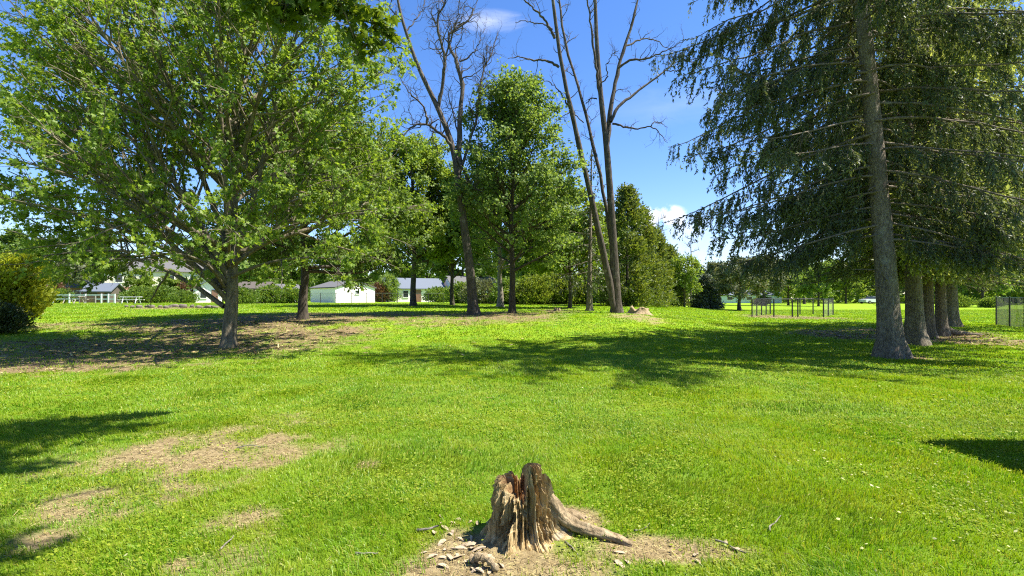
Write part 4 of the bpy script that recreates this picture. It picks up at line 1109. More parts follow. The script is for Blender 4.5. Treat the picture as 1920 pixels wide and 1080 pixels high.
def house(name, label, cat, px, D, w, d, eave, peak, wall, roof, rz=0.0, gable_front=False, windows=(), doors=(), over=.3, base=None, chimney=None):
    """front wall on local y = 0 (towards the camera); windows (x, z, w, h) and doors (x, w, h) on it"""
    x, y = at(px, D); r = thing(name, label, cat, (x, y, float(ground(x, y)) - .1), rz)
    m = MB()
    if gable_front: prof = [(-w / 2, 0), (w / 2, 0), (w / 2, eave), (0, peak), (-w / 2, eave)]; m.prism(prof, 0, d)
    else:
        n0 = len(m.v)
        m.prism([(0, 0), (d, 0), (d, eave), (d / 2, peak), (0, eave)], -w / 2, w / 2)
        m.v = m.v[:n0] + [(b_, a, c) for a, b_, c in m.v[n0:]]
    m.build('wall', wall, r)
    rf = MB(); sl = (peak - eave) / ((w if gable_front else d) / 2); o = over; t = .14
    half = (w if gable_front else d) / 2; ln = d if gable_front else w
    for s in (-1, 1):
        e = (s * (half + o), eave - sl * o + .02); top = (0, peak + .02)
        prof = [e, top, (0, peak + .02 + t), (e[0], e[1] + t)]
        q = MB().prism(prof, -o, ln + o)
        if gable_front: V = [(a, b_, c) for a, b_, c in q.v]
        else: V = [(b_ - ln / 2, a + half, c) for a, b_, c in q.v]
        rf.add(V, q.f)
    ro = rf.build('roof', roof, r)
    if chimney: MB().box(chimney - .35, chimney + .35, d / 2 - .3, d / 2 + .3, peak - .4, peak + .9).build('chimney', PAINT['brick'], ro)
    if base: MB().box(-w / 2 - .04, w / 2 + .04, -.04, .02, 0, base[0]).build('brick_base', base[1], r)
    for (wx, wz, ww, wh) in windows:
        f = MB(); tt = .09
        f.box(wx - ww / 2, wx + ww / 2, -.09, .02, wz + wh / 2 - tt, wz + wh / 2).box(wx - ww / 2, wx + ww / 2, -.09, .02, wz - wh / 2, wz - wh / 2 + tt)
        f.box(wx - ww / 2, wx - ww / 2 + tt, -.088, .02, wz - wh / 2 + tt, wz + wh / 2 - tt).box(wx + ww / 2 - tt, wx + ww / 2, -.088, .02, wz - wh / 2 + tt, wz + wh / 2 - tt)
        fo = f.build('window', PAINT['trim'], r)
        MB().box(wx - ww / 2 + tt, wx + ww / 2 - tt, -.05, .02, wz - wh / 2 + tt, wz + wh / 2 - tt).build('pane', PAINT['glass'], fo)
    for (dx, dw, dh) in doors:
        do = MB().box(dx - dw / 2, dx + dw / 2, -.07, .02, .1, dh).build('door', PAINT['door'], r)
        MB().box(dx + dw / 2 - .16, dx + dw / 2 - .06, -.13, -.07, 1.0, 1.12).build('handle', PAINT['chrome'], do)
    return r


house('large_house', 'large pale two storey house with brick lower wall, behind the near maple', 'house', 295, 92, 15, 9, 5.6, 8.0, PAINT['cream'], PAINT['roof'], .55,
      windows=[(-5.5, 4.2, 1.2, 1.5), (-2, 4.2, 1.2, 1.5), (2, 4.2, 1.2, 1.5), (5.5, 4.2, 1.2, 1.5), (-5, 1.5, 1.8, 1.4), (4.6, 1.5, 1.8, 1.4)], doors=[(.6, 1.0, 2.2)], base=(2.7, PAINT['brick']), chimney=3)
house('garden_shed', 'small shed with a grey roof behind the white rail fence', 'shed', 181, 70, 3.4, 3, 1.7, 2.7, PAINT['brown'], PAINT['roofb'], .1, doors=[(.6, .9, 1.6)])
house('brick_cottage', 'red brick cottage between the golden juniper and the white rail fence', 'house', 122, 96, 9, 7, 2.8, 4.8, PAINT['brick'], PAINT['roof'], .2, windows=[(-2.5, 1.6, 1.2, 1.2), (2, 1.6, 1.2, 1.2)], doors=[(0, .9, 2.1)])
house('pale_cottage', 'pale blue white cottage gable left of the near maple trunk', 'house', 389, 72, 3.4, 7, 2.0, 3.1, PAINT['white'], PAINT['roofb'], .5, True, windows=[(-.5, 1.2, .9, 1.1)], doors=[(.9, .8, 1.9)])
house('brown_shed', 'dark brown shed directly right of the near maple trunk', 'shed', 468, 64, 3.4, 4, 1.9, 2.7, PAINT['brown'], PAINT['brown'], .05, doors=[(.4, 1.1, 2.0)])
house('white_bungalow', 'white bungalow partly hidden between the brown shed and the maple behind it', 'house', 520, 84, 6.5, 6, 2.2, 3.0, PAINT['white'], PAINT['roof'], .5, windows=[(-1.5, 1.4, 1.2, 1.1), (1.6, 1.4, 1.2, 1.1)])
house('white_garage', 'white garage with a plain gable end and one small window', 'garage', 667, 72, 6.0, 8.0, 2.15, 3.1, PAINT['white'], PAINT['roof'], .78, True, windows=[(.25, 1.55, .62, .62)], over=.18)
house('white_house', 'white house with a grey blue roof behind the short forked trunk', 'house', 782, 84, 9.5, 7, 2.3, 4.0, PAINT['white'], PAINT['roofb'], .45, windows=[(-3.6, 1.4, 1.0, 1.2), (-1.9, 1.4, 1.0, 1.2), (2.2, 1.4, 1.4, 1.2), (3.8, 1.4, .9, 1.2)], doors=[(.2, .95, 2.1)])
house('second_white_house', 'second white house partly hidden behind the crooked leafless trunk', 'house', 893, 86, 8, 7, 2.6, 4.4, PAINT['white'], PAINT['roof'], .4, windows=[(-2.6, 1.5, 1.1, 1.2), (2.4, 1.5, 1.1, 1.2)], doors=[(0, .95, 2.1)])
house('long_low_house', 'long low pale blue house at the far edge of the field left of the enclosure', 'house', 1405, 118, 15, 7, 1.9, 3.0, PAINT['blue'], PAINT['roofb'], .0, windows=[(-4.5, 1.2, 1.4, .9), (0, 1.2, 1.4, .9), (4.5, 1.2, 1.4, .9)])

# --- house just outside the frame whose eave throws the sharp shadow at the right
r = thing('side_house', 'house beside the lawn whose roof corner shades the grass at the right edge', 'house', (6.40, 5.68, float(ground(6.4, 5.7))), math.radians(7))
MB().box(.45, 8, -9.5, -.45, -.2, 2.86).build('wall', PAINT['cream'], r)
m = MB(); m.add([(0, 0, 2.86), (8.5, 0, 2.86), (8.5, -10, 2.86), (0, -10, 2.86), (0, 0, 3.02), (8.5, 0, 3.02), (8.5, -10, 3.02), (0, -10, 3.02), (4.2, -4.2, 4.7), (4.2, -5.8, 4.7)],
               [(0, 1, 2, 3), (0, 4, 5, 1), (1, 5, 6, 2), (2, 6, 7, 3), (3, 7, 4, 0), (4, 8, 5), (5, 8, 9, 6), (6, 9, 7), (7, 9, 8, 4)]); m.build('roof', PAINT['roof'], r)
f = MB().box(.38, .47, -4.6, -3.4, .9, 2.1).build('window', PAINT['trim'], r); MB().box(.35, .42, -4.5, -3.5, 1.0, 2.0).build('pane', PAINT['glass'], f)


# ------------------------------------------------------------------ fences
def fence(name, label, pts, h, post_r, sp=.09, wire_r=.003, top=True, mats=('steel', 'steel', 'wire'), mesh_on=None, cat='fence'):
    """pts: world (x, y) of the posts in order; wire panels between neighbours"""
    P = [np.array([x, y, float(ground(x, y))]) for x, y in pts]
    r = thing(name, label, cat, P[0]); b = P[0]
    for p in P:
        MB().tube([p - b - [0, 0, .1], p - b + [0, 0, h * .5], p - b + [0, 0, h], p - b + [0, 0, h + .015]], [post_r, post_r, post_r, post_r * .5], 8).build('post', PAINT[mats[0]], r)
    for k in range(len(P) - 1):
        if mesh_on is not None and k not in mesh_on: continue
        a, c = P[k] - b, P[k + 1] - b; L = np.linalg.norm(c - a)
        if top: MB().tube([a + [0, 0, h - .03], c + [0, 0, h - .03]], .02, 6).build('rail', PAINT[mats[1]], r)
        seg = []
        for s in (-1, 1):
            for u in np.arange(-h, L + h, sp):
                u0, v0, u1, v1 = (u, 0, u + h, h) if s > 0 else (u + h, 0, u, h)
                # clip to 0..L
                lo, hi = 0., 1.
                du = u1 - u0
                for lim, sgn in ((0, 1), (L, -1)):
                    t = (lim - u0) / du
                    if du * sgn > 0: lo = max(lo, t)
                    else: hi = min(hi, t)
                if hi - lo < .02: continue
                q = []
                for t in (lo, hi):
                    w = (u0 + du * t) / L; q.append(a * (1 - w) + c * w + [0, 0, .03 + (1 - .06 / h) * (v0 + (v1 - v0) * t)])
                seg.append(q)
        V, Fq = tube_np(np.array(seg), np.full((len(seg), 2), wire_r), 3)
        obj('wire_mesh', mesh_np('wire_mesh', V, [Fq], PAINT[mats[2]]), r)
    return r


fence('chain_link_fence', 'dark chain link fence panel at the right edge of the lawn', [at(1868, 27.6), at(1893, 26.2), at(1921, 24.9), at(1952, 23.6)], 1.52, .035, .07, .0055, mats=('steel', 'galv', 'wire'))
fence('post_enclosure', 'small wire enclosure of dark posts round a bare bed on the right of the lawn',
      [at(1444, 49), at(1436.5, 48), at(1428, 46.8), at(1419, 45.4), at(1410, 43.8), at(1451, 43.2), at(1485.5, 43), at(1496, 42.9), at(1544, 42.4), at(1553, 44.6), at(1562, 47), at(1524.5, 48.5), at(1500, 48.6), at(1444.4, 49.2)],
      1.52, .055, .15, .0018, top=True, mats=('steel', 'steel', 'wire'))
fence('wire_fence', 'long chain link fence with thin posts in front of the white garage', [at(px, D) for px, D in zip(np.linspace(572, 890, 12), np.linspace(59, 63, 12))], 1.25, .035, .16, .003, mats=('steel', 'galv', 'wire'))
# white rail fence far left
r = thing('rail_fence', 'white rail fence in front of the houses at far left', 'fence', (*at(100, 62), float(ground(*at(100, 62))))); b = np.array(r.location)
PX = [(100, 62), (130, 62), (160, 62), (190, 62), (203, 62), (215, 62)]
Q = [np.array([*at(p, D), float(ground(*at(p, D)))]) - b for p, D in PX]
for q in Q: MB().box(q[0] - .07, q[0] + .07, q[1] - .07, q[1] + .07, q[2] - .1, q[2] + 1.15).build('post', PAINT['whitewood'], r)
for zz in (.95, .45):
    for a, c in zip(Q[:-1], Q[1:]): MB().box(a[0] + .072, c[0] - .072, a[1] - .03, a[1] + .03, a[2] + zz, a[2] + zz + .13).build('rail', PAINT['whitewood'], r)


def picnic_table(label, px, D, rz, mat, s=1.0):
    x, y = at(px, D); r = thing('picnic_table', label, 'table', (x, y, float(ground(x, y))), rz)
    MB().box(-.9 * s, .9 * s, -.38 * s, .38 * s, .71 * s, .76 * s).build('table_top', mat, r)
    for k in (-1, 1): MB().box(-.9 * s, .9 * s, k * .72 * s - .13 * s, k * .72 * s + .13 * s, .42 * s, .46 * s).build('bench_seat', mat, r)
    for kx in (-1, 1):
        for ky in (-1, 1):
            MB().tube([(kx * .62 * s, ky * .62 * s, -.05), (kx * .62 * s, ky * .22 * s, .71 * s)], .045 * s, 6).build('leg', mat, r)
    return r


picnic_table('white picnic table standing on the lawn before the large house', 246, 57, .2, PAINT['whitewood'], 1.05)
picnic_table('grey weathered picnic table in front of the white rail fence', 138, 58, -.1, PAINT['wood'], 1.1)
# red brown board panel
x, y = at(164, 60); r = thing('board_panel', 'low red brown board screen in front of the white rail fence', 'screen', (x, y, float(ground(x, y))))
for k in range(5): MB().box(-.85, .85, -.025, .025, .12 + k * .15, .25 + k * .15).build('board', PAINT['brick'], r)
for k in (-1, 1): MB().box(k * .93 - .05, k * .93 + .05, -.05, .05, -.1, .92).build('post', PAINT['wood'], r)


# ------------------------------------------------------------------ parked car, far right
def car(label, px, D, rz):
    x, y = at(px, D); r = thing('parked_car', label, 'car', (x, y, float(ground(x, y))), rz)
    lo = [(-2.25, .35), (2.2, .35), (2.25, .62), (2.15, .92), (1.0, 1.0), (-1.9, 1.02), (-2.2, .95), (-2.28, .6)]
    MB().prism(lo, -.88, .88).build('body', PAINT['car'], r)
    cab = MB(); q = [(-2.0, 1.03), (.95, 1.0), (.25, 1.50), (-1.65, 1.53)]
    w0, w1 = .86, .66
    cab.add([(q[0][0], -w0, q[0][1]), (q[1][0], -w0, q[1][1]), (q[2][0], -w1, q[2][1]), (q[3][0], -w1, q[3][1]), (q[0][0], w0, q[0][1]), (q[1][0], w0, q[1][1]), (q[2][0], w1, q[2][1]), (q[3][0], w1, q[3][1])],
            [(0, 1, 2, 3), (7, 6, 5, 4), (0, 4, 5, 1), (1, 5, 6, 2), (2, 6, 7, 3), (3, 7, 4, 0)])
    cab.build('cabin_glass', PAINT['glass'], r)
    MB().box(-1.7, .28, -.68, .68, 1.535, 1.575).build('roof_panel', PAINT['car'], r)
    for s in (-1, 1):
        for wx in (-1.4, 1.4):
            a = np.linspace(0, 2 * PI, 17)[:-1]
            t = MB().prism([(wx + .33 * math.cos(v), .33 + .33 * math.sin(v)) for v in a], s * .90 - .1, s * .90 + .1).build('wheel', PAINT['tyre'], r)
            MB().prism([(wx + .19 * math.cos(v), .33 + .19 * math.sin(v)) for v in a], s * .95 - .07, s * .95 + .07).build('rim', PAINT['chrome'], t)
        MB().box(2.16, 2.27, s * .62 - .16, s * .62 + .16, .66, .80).build('headlight', PAINT['lamp'], r)
        MB().box(-2.32, -2.2, s * .66 - .12, s * .66 + .12, .68, .90).build('tail_light', PAINT['door'], r)
    return r


car('white car parked on the far lawn left of the leaning spruce trunk', 1633, 106, PI + .25)


# ------------------------------------------------------------------ rocks, low stumps
def rock_mesh(seed, name='rock'):
    rng = np.random.default_rng(seed); n, m = 14, 9
    th = np.arange(n) * 2 * PI / n; ph = np.linspace(.12, PI - .12, m)
    T, Pq = np.meshgrid(th, ph, indexing='ij')
    d = np.stack([np.sin(Pq) * np.cos(T), np.sin(Pq) * np.sin(T), np.cos(Pq)], -1)
    R = np.ones_like(T)
    for _ in range(9):
        nn = nrm(rng.normal(0, 1, 3)); h = rng.uniform(.6, .9); R = np.minimum(R, h / np.maximum((d * nn).sum(-1), .2))
    V = (d * R[..., None] * np.array([1, .75, .6])).reshape(-1, 3)
    i = np.arange(n)[:, None]; j = np.arange(m - 1)[None]
    Fq = np.stack([i * m + j, i * m + j + 1, (i + 1) % n * m + j + 1, (i + 1) % n * m + j], -1).reshape(-1, 4)
    me = mesh_np(name, V, [Fq], PAINT['rock'], False)
    import bmesh
    bm2 = bmesh.new(); bm2.from_mesh(me); bm2.verts.ensure_lookup_table()
    for k in (0, m - 1): bm2.faces.new([bm2.verts[ii * m + k] for ii in (range(n) if k else range(n - 1, -1, -1))])
    bmesh.ops.recalc_face_normals(bm2, faces=bm2.faces); bm2.to_mesh(me); bm2.free()
    return me


rm = [rock_mesh(s) for s in (1, 2, 3, 4)]
rng = np.random.default_rng(77)
for k, (px, w, h) in enumerate([(237, 7, 5), (249, 9, 6), (262, 12, 7), (274, 8, 5), (283, 12, 8), (301, 8, 5), (312, 10, 6), (324, 17, 9), (343, 18, 10), (361, 9, 7), (374, 13, 6), (389, 18, 7), (402, 12, 6)]):
    D = 39 + rng.uniform(-1.2, 1.2); x, y = at(px, D)
    o = obj('rock', rm[k % 4], loc=(x, y, float(ground(x, y)) + .08)); s = w / F * D * .62
    o.scale = (s, s * .8, h / F * D * 1.0); o.rotation_euler = (0, 0, rng.uniform(-.4, .4))
    tag(o, 'grey brown field stone lying in the low row behind the near maple trunk', 'rock', 'field stones in a low row behind the near maple')


def stump_mesh(seed, R0, H, sp, wide=1.6, hollow=.5):
    rng = np.random.default_rng(seed); nA = 60
    a = np.arange(nA) * 2 * PI / nA
    rim = H * (.7 + .6 * vnoise(a * 2 + seed, a * 0 + 3)) * (.8 + .2 * np.cos(a * 3 + seed))
    rows = []
    for t in np.linspace(0, 1, 10):
        r = R0 * (1 + (wide - 1) * (1 - t) ** 2.2) * (1 + .12 * np.cos(a * 5 + seed) * (1 - t) + .1 * (vnoise(a * 3, t * 2 + a * 0) - .5))
        rows.append(np.stack([r * np.cos(a), r * np.sin(a), -.1 + (rim + .1) * t], -1))
    for q, dz in ((.8, .0), (.6, -.35), (.35, -.5), (.1, -.5)):
        rows.append(np.stack([R0 * q * np.cos(a), R0 * q * np.sin(a), rim * (1 + dz * hollow * 1.4) + .02 * rng.normal(0, 1, nA) * H], -1))
    V = np.stack(rows); i = np.arange(len(rows) - 1)[:, None] * nA; j = np.arange(nA)[None]; j2 = (j + 1) % nA
    Fq = np.stack([i + j, i + j2, i + nA + j2, i + nA + j], -1).reshape(-1, 4)
    return V.reshape(-1, 3), Fq


M['old_wood'] = mat_bark('weathered_stump_wood', (.13, .09, .046), (.46, .36, .215), (10, 10, 3), .9)
x, y = at(1199, 29.6); V, Fq = stump_mesh(4, .52, .42, 0, 1.75, .7)
o = obj('tree_stump', mesh_np('low_stump', V, [Fq], M['old_wood'], True), loc=(x, y, float(ground(x, y)))); tag(o, 'broad low weathered stump on a bare mound right of the twin trunks', 'stump')
x, y = at(1045, 33); V, Fq = stump_mesh(9, .2, .2, 0, 1.7, .4)
o = obj('tree_stump', mesh_np('small_stump', V, [Fq], M['old_wood'], True), loc=(x, y, float(ground(x, y)))); tag(o, 'small low stump on the lawn left of the dark conifer trunk', 'stump')
# ------------------------------------------------------------------ the rotten stump in front
def big_stump():
    nA, nZ = 440, 130
    sx, sy = STUMP; z0 = float(ground(sx, sy)) - .03
    a = np.arange(nA) * 2 * PI / nA
    ca, sa = np.cos(a), np.sin(a)

    def bump(c, w):                                   # smooth bump round an angle in degrees
        d = (np.degrees(a) - c + 180) % 360 - 180
        return np.exp(-(d / w) ** 2)
    pn = lambda f, s, z=0: vnoise(40 + ca * f + s, 40 + sa * f + s * 1.7 + z)
    d_sp = np.abs((np.degrees(a) + 50 + 180) % 360 - 180)
    spire = 1 - sstep(20, 36, d_sp + 6 * (pn(14, 7) - .5))
    rim = .318 + .055 * bump(178, 26) + .06 * bump(208, 14) + .03 * bump(110, 50) - .025 * bump(262, 22) - .02 * bump(40, 40)
    rim = rim + (pn(7, 3) - .5) * .07 + (pn(22, 9) - .5) * .03
    rim = rim * (1 - spire) + (.485 + (pn(16, 5) - .5) * .02) * spire
    crack = np.zeros(nA)
    for c, w, dp in ((236, 5, .04), (262, 4, .03), (284, 5, .035), (306, 5, .05), (325, 4, .05), (349, 4, .045), (272, 3, .04), (296, 3, .035), (314, 3, .03), (336, 3, .035), (246, 3, .03), (222, 3, .035), (214, 4, .03), (190, 5, .03), (160, 6, .03), (60, 6, .03), (100, 7, .03), (130, 6, .03), (10, 4, .028)):
        crack += dp * bump(c + 0, w)
    rows = []; att = []
    for k in range(nZ):
        t = k / (nZ - 1); z = -.06 + (rim + .06) * t; zz = np.maximum(z, 0)
        aw = a + .25 * (vnoise(zz * 5 + 3, a * 0 + 2) - .5) + .10 * (pn(5, 1) - .5)
        fl = .5 * np.cos(aw * 7 + .6) + .35 * np.cos(aw * 11 + 2.1) + .3 * np.cos(aw * 17 + 1)
        r = .162 + .062 * np.exp(-zz / .17) + .06 * np.exp(-zz / .06)
        r = r - .03 * spire * sstep(.30, .48, zz)
        r = r + .055 * bump(238 + 14, 6) * np.exp(-zz / .16) + .07 * bump(350, 16) * np.exp(-zz / .10) + .05 * bump(300, 9) * np.exp(-zz / .1)
        r = r + fl * (.010 + .020 * np.exp(-zz / .16))
        r = r - 1.3 * crack * (.35 + .65 * sstep(0, .08, zz)) * (.55 + .9 * vnoise(a * 3, zz * 9))
        wa = .35 * (vnoise(60 + ca * 6, 60 + sa * 6 + zz * 7) - .5)
        fib = .75 - np.abs(2 * vnoise(200 + ca * 15 + zz * 2.5 + wa * 4, 200 + sa * 15 + zz * 4.4) - 1) * 1.25
        fib = .6 * fib + .8 * (.5 - np.abs(2 * vnoise(400 + ca * 36 + zz * 5 + wa * 7, 400 + sa * 36 + zz * 8) - 1))
        fib2 = vnoise(300 + ca * 75, 300 + sa * 75 + zz * 7) - .5
        pit = sstep(.60, .75, vnoise(90 + ca * 11, 90 + sa * 11 + zz * 13))
        blk = _perm[(a * 7.6 + wa * 5).astype(int) & 255, np.floor(zz * 13 + 9 * _perm[(a * 7.6 + wa * 5).astype(int) & 255, 7]).astype(int) & 255] - .5
        blk2 = _perm[(a * 17 + wa * 9).astype(int) & 255, np.floor(zz * 26 + 9 * _perm[(a * 17 + wa * 9).astype(int) & 255, 70]).astype(int) & 255] - .5
        r = r + (fib * .045 + fib2 * .02 + blk * .022 + blk2 * .012) * (.35 + .65 * sstep(.0, .12, zz)) - pit * .034 * sstep(.02, .1, zz)
        rows.append(np.stack([r * ca, r * sa, z], -1)); att.append(np.zeros(nA))
    top = rows[-1]
    hol = (top[:, :2]).copy()
    for q, f in ((.93, .015), (.84, -.01), (.76, -.06), (.70, -.13), (.60, -.19), (.45, -.22), (.28, -.24), (.1, -.25)):
        q2 = q
        xy = hol * q2
        if q < .9:
            base = .20 + (vnoise(xy[:, 0] * 25 + 9, xy[:, 1] * 25 + 4) - .5) * .09 + .06 * (xy[:, 1] / .2)
            depth = sstep(.9, .55, np.full(nA, q))
            z = (rim + f) * (1 - depth) + base * depth
            keep = spire * sstep(.3, .42, np.full(nA, q))                 # the spire is solid wood, cut flat
            z = z * (1 - keep) + (rim - .012 - (1 - q) * .03) * keep
        else: z = rim + f * .3
        rows.append(np.stack([xy[:, 0], xy[:, 1], z + (pn(30, q * 50) - .5) * .02], -1)); att.append(np.full(nA, 1.0 - .5 * spire if q < .9 else .4))
    V = np.stack(rows); n = len(rows)
    i = np.arange(n - 1)[:, None] * nA; j = np.arange(nA)[None]; j2 = (j + 1) % nA
    Fq = np.stack([i + j, i + j2, i + nA + j2, i + nA + j], -1).reshape(-1, 4)
    m, nt = new_mat('rotten_wood'); q = N(nt)
    v = q.node('ShaderNodeTexCoord').outputs['Object']
    f1 = q.noise(q.mapv(v, (26, 26, 3.2)), 1.0, 8, .68, .4); f2 = q.noise(v, 11, 6, .7)
    c = q.ramp(f1, [(.30, (.045, .029, .013)), (.42, (.19, .130, .056)), (.54, (.40, .295, .14)), (.70, (.58, .47, .27))])
    c = q.mix(q.ramp(f2, [(.50, 0.), (.66, .5)]), c, (.24, .145, .05))
    c = q.mix(q.ramp(q.noise(v, 6, 5, .7), [(.58, 0.), (.68, .55)]), c, (.40, .37, .30))
    inn = q.node('ShaderNodeAttribute', attribute_name='inner').outputs['Fac']
    ci = q.ramp(q.noise(v, 40, 6, .7), [(.3, (.13, .072, .03)), (.55, (.32, .19, .085)), (.75, (.48, .32, .165))])
    c = q.mix(inn, c, ci)
    b = q.node('ShaderNodeBump', {'Height': q.math('ADD', f1, q.math('MULTIPLY', q.noise(v, 60, 5, .7), .6)), 'Strength': .8, 'Distance': .012})
    p = q.node('ShaderNodeBsdfPrincipled', {'Base Color': c, 'Roughness': .9, 'Normal': b.outputs[0]}); p.inputs['Specular IOR Level'].default_value = .15
    q.out(p.outputs[0])
    r = thing('rotten_stump', 'rotten hollow tree stump with a tall splinter, in the bare soil at the front', 'stump', (sx, sy, z0))
    obj('hollow_trunk', mesh_np('hollow_trunk', V.reshape(-1, 3), [Fq], m, False, vattr={'inner': np.concatenate(att)}), r)
    # flat dark sawn cap on the splinter
    # long surface root running right
    def root(pts, ra, rb, seed, name):
        K, S = 50, 26; P = resample(pts, K); t = np.linspace(0, 1, K); an = np.arange(S) * 2 * PI / S
        R = (ra + (rb - ra) * t ** .8)[:, None] * (1 + .5 * (vnoise(an[None] * 3 + seed, t[:, None] * 7) - .5) + .25 * (vnoise(np.cos(an)[None] * 9 + 20, np.sin(an)[None] * 9 + t[:, None] * 16 + seed) - .5) + .30 * (vnoise(np.cos(an)[None] * 6 + 60, np.sin(an)[None] * 6 + t[:, None] * 2.5 + seed + 60) - .5))
        R[-1] *= .7
        Vr, Fr = tube_np(P[None], R[None], S)
        me = mesh_np(name, Vr, [Fr], M['old_wood'], True, vattr={'inner': np.zeros(len(Vr))}); obj('root', me, r)
    g = lambda x, y: float(ground(sx + x, sy + y)) - z0
    root([(.14, .0, .27), (.205, -.01, .19), (.26, -.02, .12), (.34, -.03, .075), (.43, -.05, g(.43, -.05) + .045), (.55, -.07, g(.55, -.07) + .028), (.63, -.09, g(.63, -.09) + .018), (.70, -.115, g(.70, -.115) + .0)], .062, .022, 3, 'long_root')
    root([(.14, .10, .15), (.24, .18, .07), (.33, .24, g(.33, .24) + .03), (.46, .26, g(.46, .26) - .02)], .07, .03, 6, 'back_root')
    # wood chips
    cm = mat_plain('fresh_wood_chip', (.36, .275, .175), .9, .35, 20)
    rng = np.random.default_rng(8); prot = []
    for k in range(5):
        L, w, h = rng.uniform(.02, .04), rng.uniform(.007, .014), rng.uniform(.003, .007)
        V = []
        for ux in np.linspace(-1, 1, 5):
            for vy in (-1, 1):
                for hz in (0, 1):
                    V.append((L * ux + rng.normal(0, .003), w * vy * (1 - .5 * abs(ux) ** 3) + rng.normal(0, .002), h * (hz - .5) + .006 * (1 - ux * ux) + rng.normal(0, .001)))
        Fc = [(0, 1, 3, 2), (16, 18, 19, 17)]
        for s in range(4):
            o = s * 4; Fc += [(o, o + 4, o + 5, o + 1), (o + 1, o + 5, o + 7, o + 3), (o + 3, o + 7, o + 6, o + 2), (o + 2, o + 6, o + 4, o)]
        me = bpy.data.meshes.new('wood_chip'); me.from_pydata(V, [], Fc); me.materials.append(cm); prot.append(me)
    spots = [(1 if False else 0, 0)]
    for k in range(64):
        while True:
            px, py = rng.normal(870, 60), rng.normal(1035, 34)
            if 765 < px < 1010 and 960 < py < 1078: break
        if k > 50: px, py = rng.uniform(1100, 1380), rng.uniform(1015, 1065)
        x, y = gray(px, py)
        if math.hypot(x - sx, y - sy) < .34: continue
        o = obj('wood_chip', prot[k % 5], loc=(x, y, float(ground(x, y)) + .006)); o.rotation_euler = (rng.normal(0, .2), rng.normal(0, .2), rng.uniform(0, 6.3))
        s = rng.uniform(.4, 1.35); o.scale = (s * rng.uniform(.7, 1.5), s, s)
        tag(o, 'pale splintered wood chip lying on the soil around the rotten stump', 'wood chip', 'wood chips scattered round the stump')
    # chunk of rotten wood left of the stump, twigs on the soil
    x, y = gray(908, 1062)
    o = obj('wood_chunk', mesh_np('wood_chunk', *(lambda P, R: (lambda V, Fq: (V, [Fq]))(*tube_np(P, R, 12)))(resample([(-.10, 0, .0), (-.03, .01, .035), (.05, -.01, .03), (.11, -.03, 0)], 14)[None], (np.array([.012] + [.03] * 6 + [.026] * 6 + [.01]) * (.75 + .3 * np.sin(np.arange(14) * 2.3)))[None]), M['old_wood'], False), loc=(x, y, float(ground(x, y)) + .015))
    o.rotation_euler = (0, 0, -.5); tag(o, 'rough chunk of rotten wood on the soil left of the rotten stump', 'wood chunk')
    tm_ = M['twig']
    for k, (px, py, L, rz, lab) in enumerate([(1085, 1040, .30, -1.1, 'thin crooked dead twig on the soil in front of the long root'), (1215, 995, .22, .3, 'thin dead twig in the grass at the tip of the long root'), (418, 1024, .16, 1.9, 'short pale twig on the dirt patch at lower left'),
                                              (478, 838, .34, .5, 'grey surface twig on the dirt patch in the middle left'), (1372, 1030, .22, -.9, 'dark broken twig at the right end of the bare soil'), (800, 1005, .18, -.6, 'short thick stick in the grass edge left of the rotten stump'),
                                              (1440, 985, .28, 1.2, 'long pale straw twig standing in the grass right of the rotten stump'), (690, 1040, .15, .2, 'small twig in the grass at the bottom left of the stump')]):
        x, y = gray(px, py); rg = np.random.default_rng(200 + k)
        P = grow(rg, np.array([[-L / 2, 0, 0.012]]), np.array([[1., 0, 0]]), np.array([L]), 9, 0, .22); P[..., 2] = .012 + .4 * (P[..., 2] - .012)
        V, Fq = tube_np(P, np.linspace(.007, .003, 9)[None] * (1.6 if k == 5 else 1), 6)
        o = obj('twig', mesh_np('twig', V, [Fq], tm_, True), loc=(x, y, float(ground(x, y)) + .004)); o.rotation_euler = (0, 0, rz); tag(o, lab, 'twig', 'fallen twigs on the lawn')


big_stump()
SKY_SAT = 1.24; SKY_TINT = (.66, .635, .76); CLOUD = (4.3, 4.4, 4.8); EXPOSURE = 1.55
# ------------------------------------------------------------------ light, sky, camera
EL = math.radians(58); AZ = math.atan2(.9995, -.03)     # azimuth measured from +Y towards +X
sd = np.array([math.sin(AZ) * math.cos(EL), math.cos(AZ) * math.cos(EL), math.sin(EL)])
L = bpy.data.lights.new('sun', 'SUN'); L.energy = 4.8; L.angle = math.radians(.5); L.color = (1.0, .945, .86)
so = obj('sun', L, loc=(0, 0, 40))
from mathutils import Vector
so.rotation_euler = Vector(tuple(sd)).to_track_quat('Z', 'Y').to_euler()

w = bpy.data.worlds.new('World'); sc.world = w; w.use_nodes = True
nt = w.node_tree; nt.nodes.clear(); n = N(nt)
sky = n.node('ShaderNodeTexSky'); sky.sky_type = 'NISHITA'; sky.sun_disc = False
sky.sun_elevation = EL; sky.sun_rotation = AZ; sky.altitude = 200; sky.air_density = 1.0; sky.dust_density = .35; sky.ozone_density = 2.2
hs = n.node('ShaderNodeHueSaturation', {'Saturation': SKY_SAT, 'Value': 1.0, 'Color': sky.outputs[0]}).outputs[0]
hs = n.mix(1.0, hs, SKY_TINT, 'MULTIPLY')
dirv = n.node('ShaderNodeTexCoord').outputs['Generated']


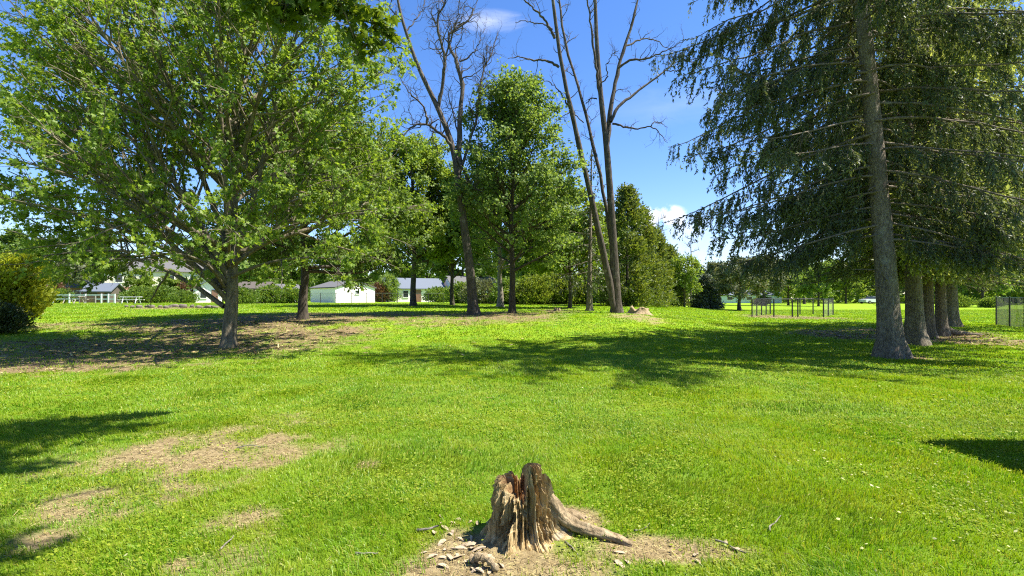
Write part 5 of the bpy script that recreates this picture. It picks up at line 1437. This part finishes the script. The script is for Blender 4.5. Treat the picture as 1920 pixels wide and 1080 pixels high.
def cloud_at(px, py, wx, wy, soft=1.0):
    """puff round a direction of the sky; wx, wy: half sizes in radians"""
    c = np.array([(px - 960) / F, 1, -(py - HOR) / F]); c /= np.linalg.norm(c)
    r = np.cross(c, [0, 0, 1]); r /= np.linalg.norm(r); u = np.cross(r, c)
    dx = n.node('ShaderNodeVectorMath', {0: dirv, 1: tuple(r / wx)}, operation='DOT_PRODUCT').outputs['Value']
    dy = n.node('ShaderNodeVectorMath', {0: dirv, 1: tuple(u / wy)}, operation='DOT_PRODUCT').outputs['Value']
    f = n.node('ShaderNodeVectorMath', {0: dirv, 1: tuple(c)}, operation='DOT_PRODUCT').outputs['Value']
    d = n.math('SQRT', n.math('ADD', n.math('MULTIPLY', dx, dx), n.math('MULTIPLY', dy, dy)))
    m = n.math('SUBTRACT', 1.0, d)
    return m, n.math('GREATER_THAN', f, 0.0)


puff = n.noise(dirv, 24, 6, .62); wisp = n.noise(n.mapv(dirv, (5, 5, 16)), 2.2, 6, .6, .8)
tot = None
for (px, py, wx, wy, nz, gain, k) in [(1236, 408, .060, .027, puff, 1.3, 1.7), (1212, 420, .045, .02, puff, 1.2, 1.5), (1280, 425, .07, .03, puff, .35, 1.2), (918, 40, .075, .022, wisp, .30, 1.0), (1250, 200, .20, .04, wisp, .07, .8), (1240, 465, .16, .035, puff, .25, .8)]:
    mm, fr = cloud_at(px, py, wx, wy)
    v = n.math('ADD', n.math('MULTIPLY', n.math('SUBTRACT', nz, .5), 2.6 * k), n.math('MULTIPLY', mm, 1.3))
    v = n.math('MULTIPLY', n.math('MULTIPLY', n.math('MULTIPLY', v, gain, True), fr), n.math('MINIMUM', n.math('MULTIPLY', n.math('MAXIMUM', mm, 0.0), 4.0), 1.0), True)
    tot = v if tot is None else n.math('MAXIMUM', tot, v)
gen = n.ramp(n.noise(n.mapv(dirv, (3, 3, 9)), 1.6, 6, .6, .5), [(.66, 0.), (.9, .12)])
tot = n.math('MAXIMUM', tot, gen)
col = n.mix(n.math('MINIMUM', tot, .92), hs, CLOUD)
bg = n.node('ShaderNodeBackground', {'Color': col, 'Strength': .115})
n.node('ShaderNodeOutputWorld', {'Surface': bg.outputs[0]})

cam = bpy.data.cameras.new('camera'); cam.sensor_width = 36; cam.lens = 18; cam.shift_y = 20 / 1920; cam.clip_end = 3000; cam.clip_start = .05
co = obj('camera', cam, loc=(0, 0, CAM_Z)); co.rotation_euler = (math.radians(90), 0, 0); sc.camera = co

sc.render.engine = 'CYCLES'
cy = sc.cycles
cy.max_bounces = 8; cy.diffuse_bounces = 5; cy.glossy_bounces = 2; cy.transmission_bounces = 6; cy.transparent_max_bounces = 4
cy.caustics_reflective = False; cy.caustics_refractive = False
cy.use_denoising = False; cy.denoiser = 'OPENIMAGEDENOISE'; cy.denoising_input_passes = 'RGB_ALBEDO_NORMAL'; cy.denoising_prefilter = 'ACCURATE'
cy.pixel_filter_type = 'BLACKMAN_HARRIS'; cy.filter_width = 1.15
cy.use_adaptive_sampling = True; cy.adaptive_threshold = .01
sc.view_settings.view_transform = 'Standard'; sc.view_settings.look = 'None'; sc.view_settings.gamma = 1; sc.view_settings.exposure = EXPOSURE
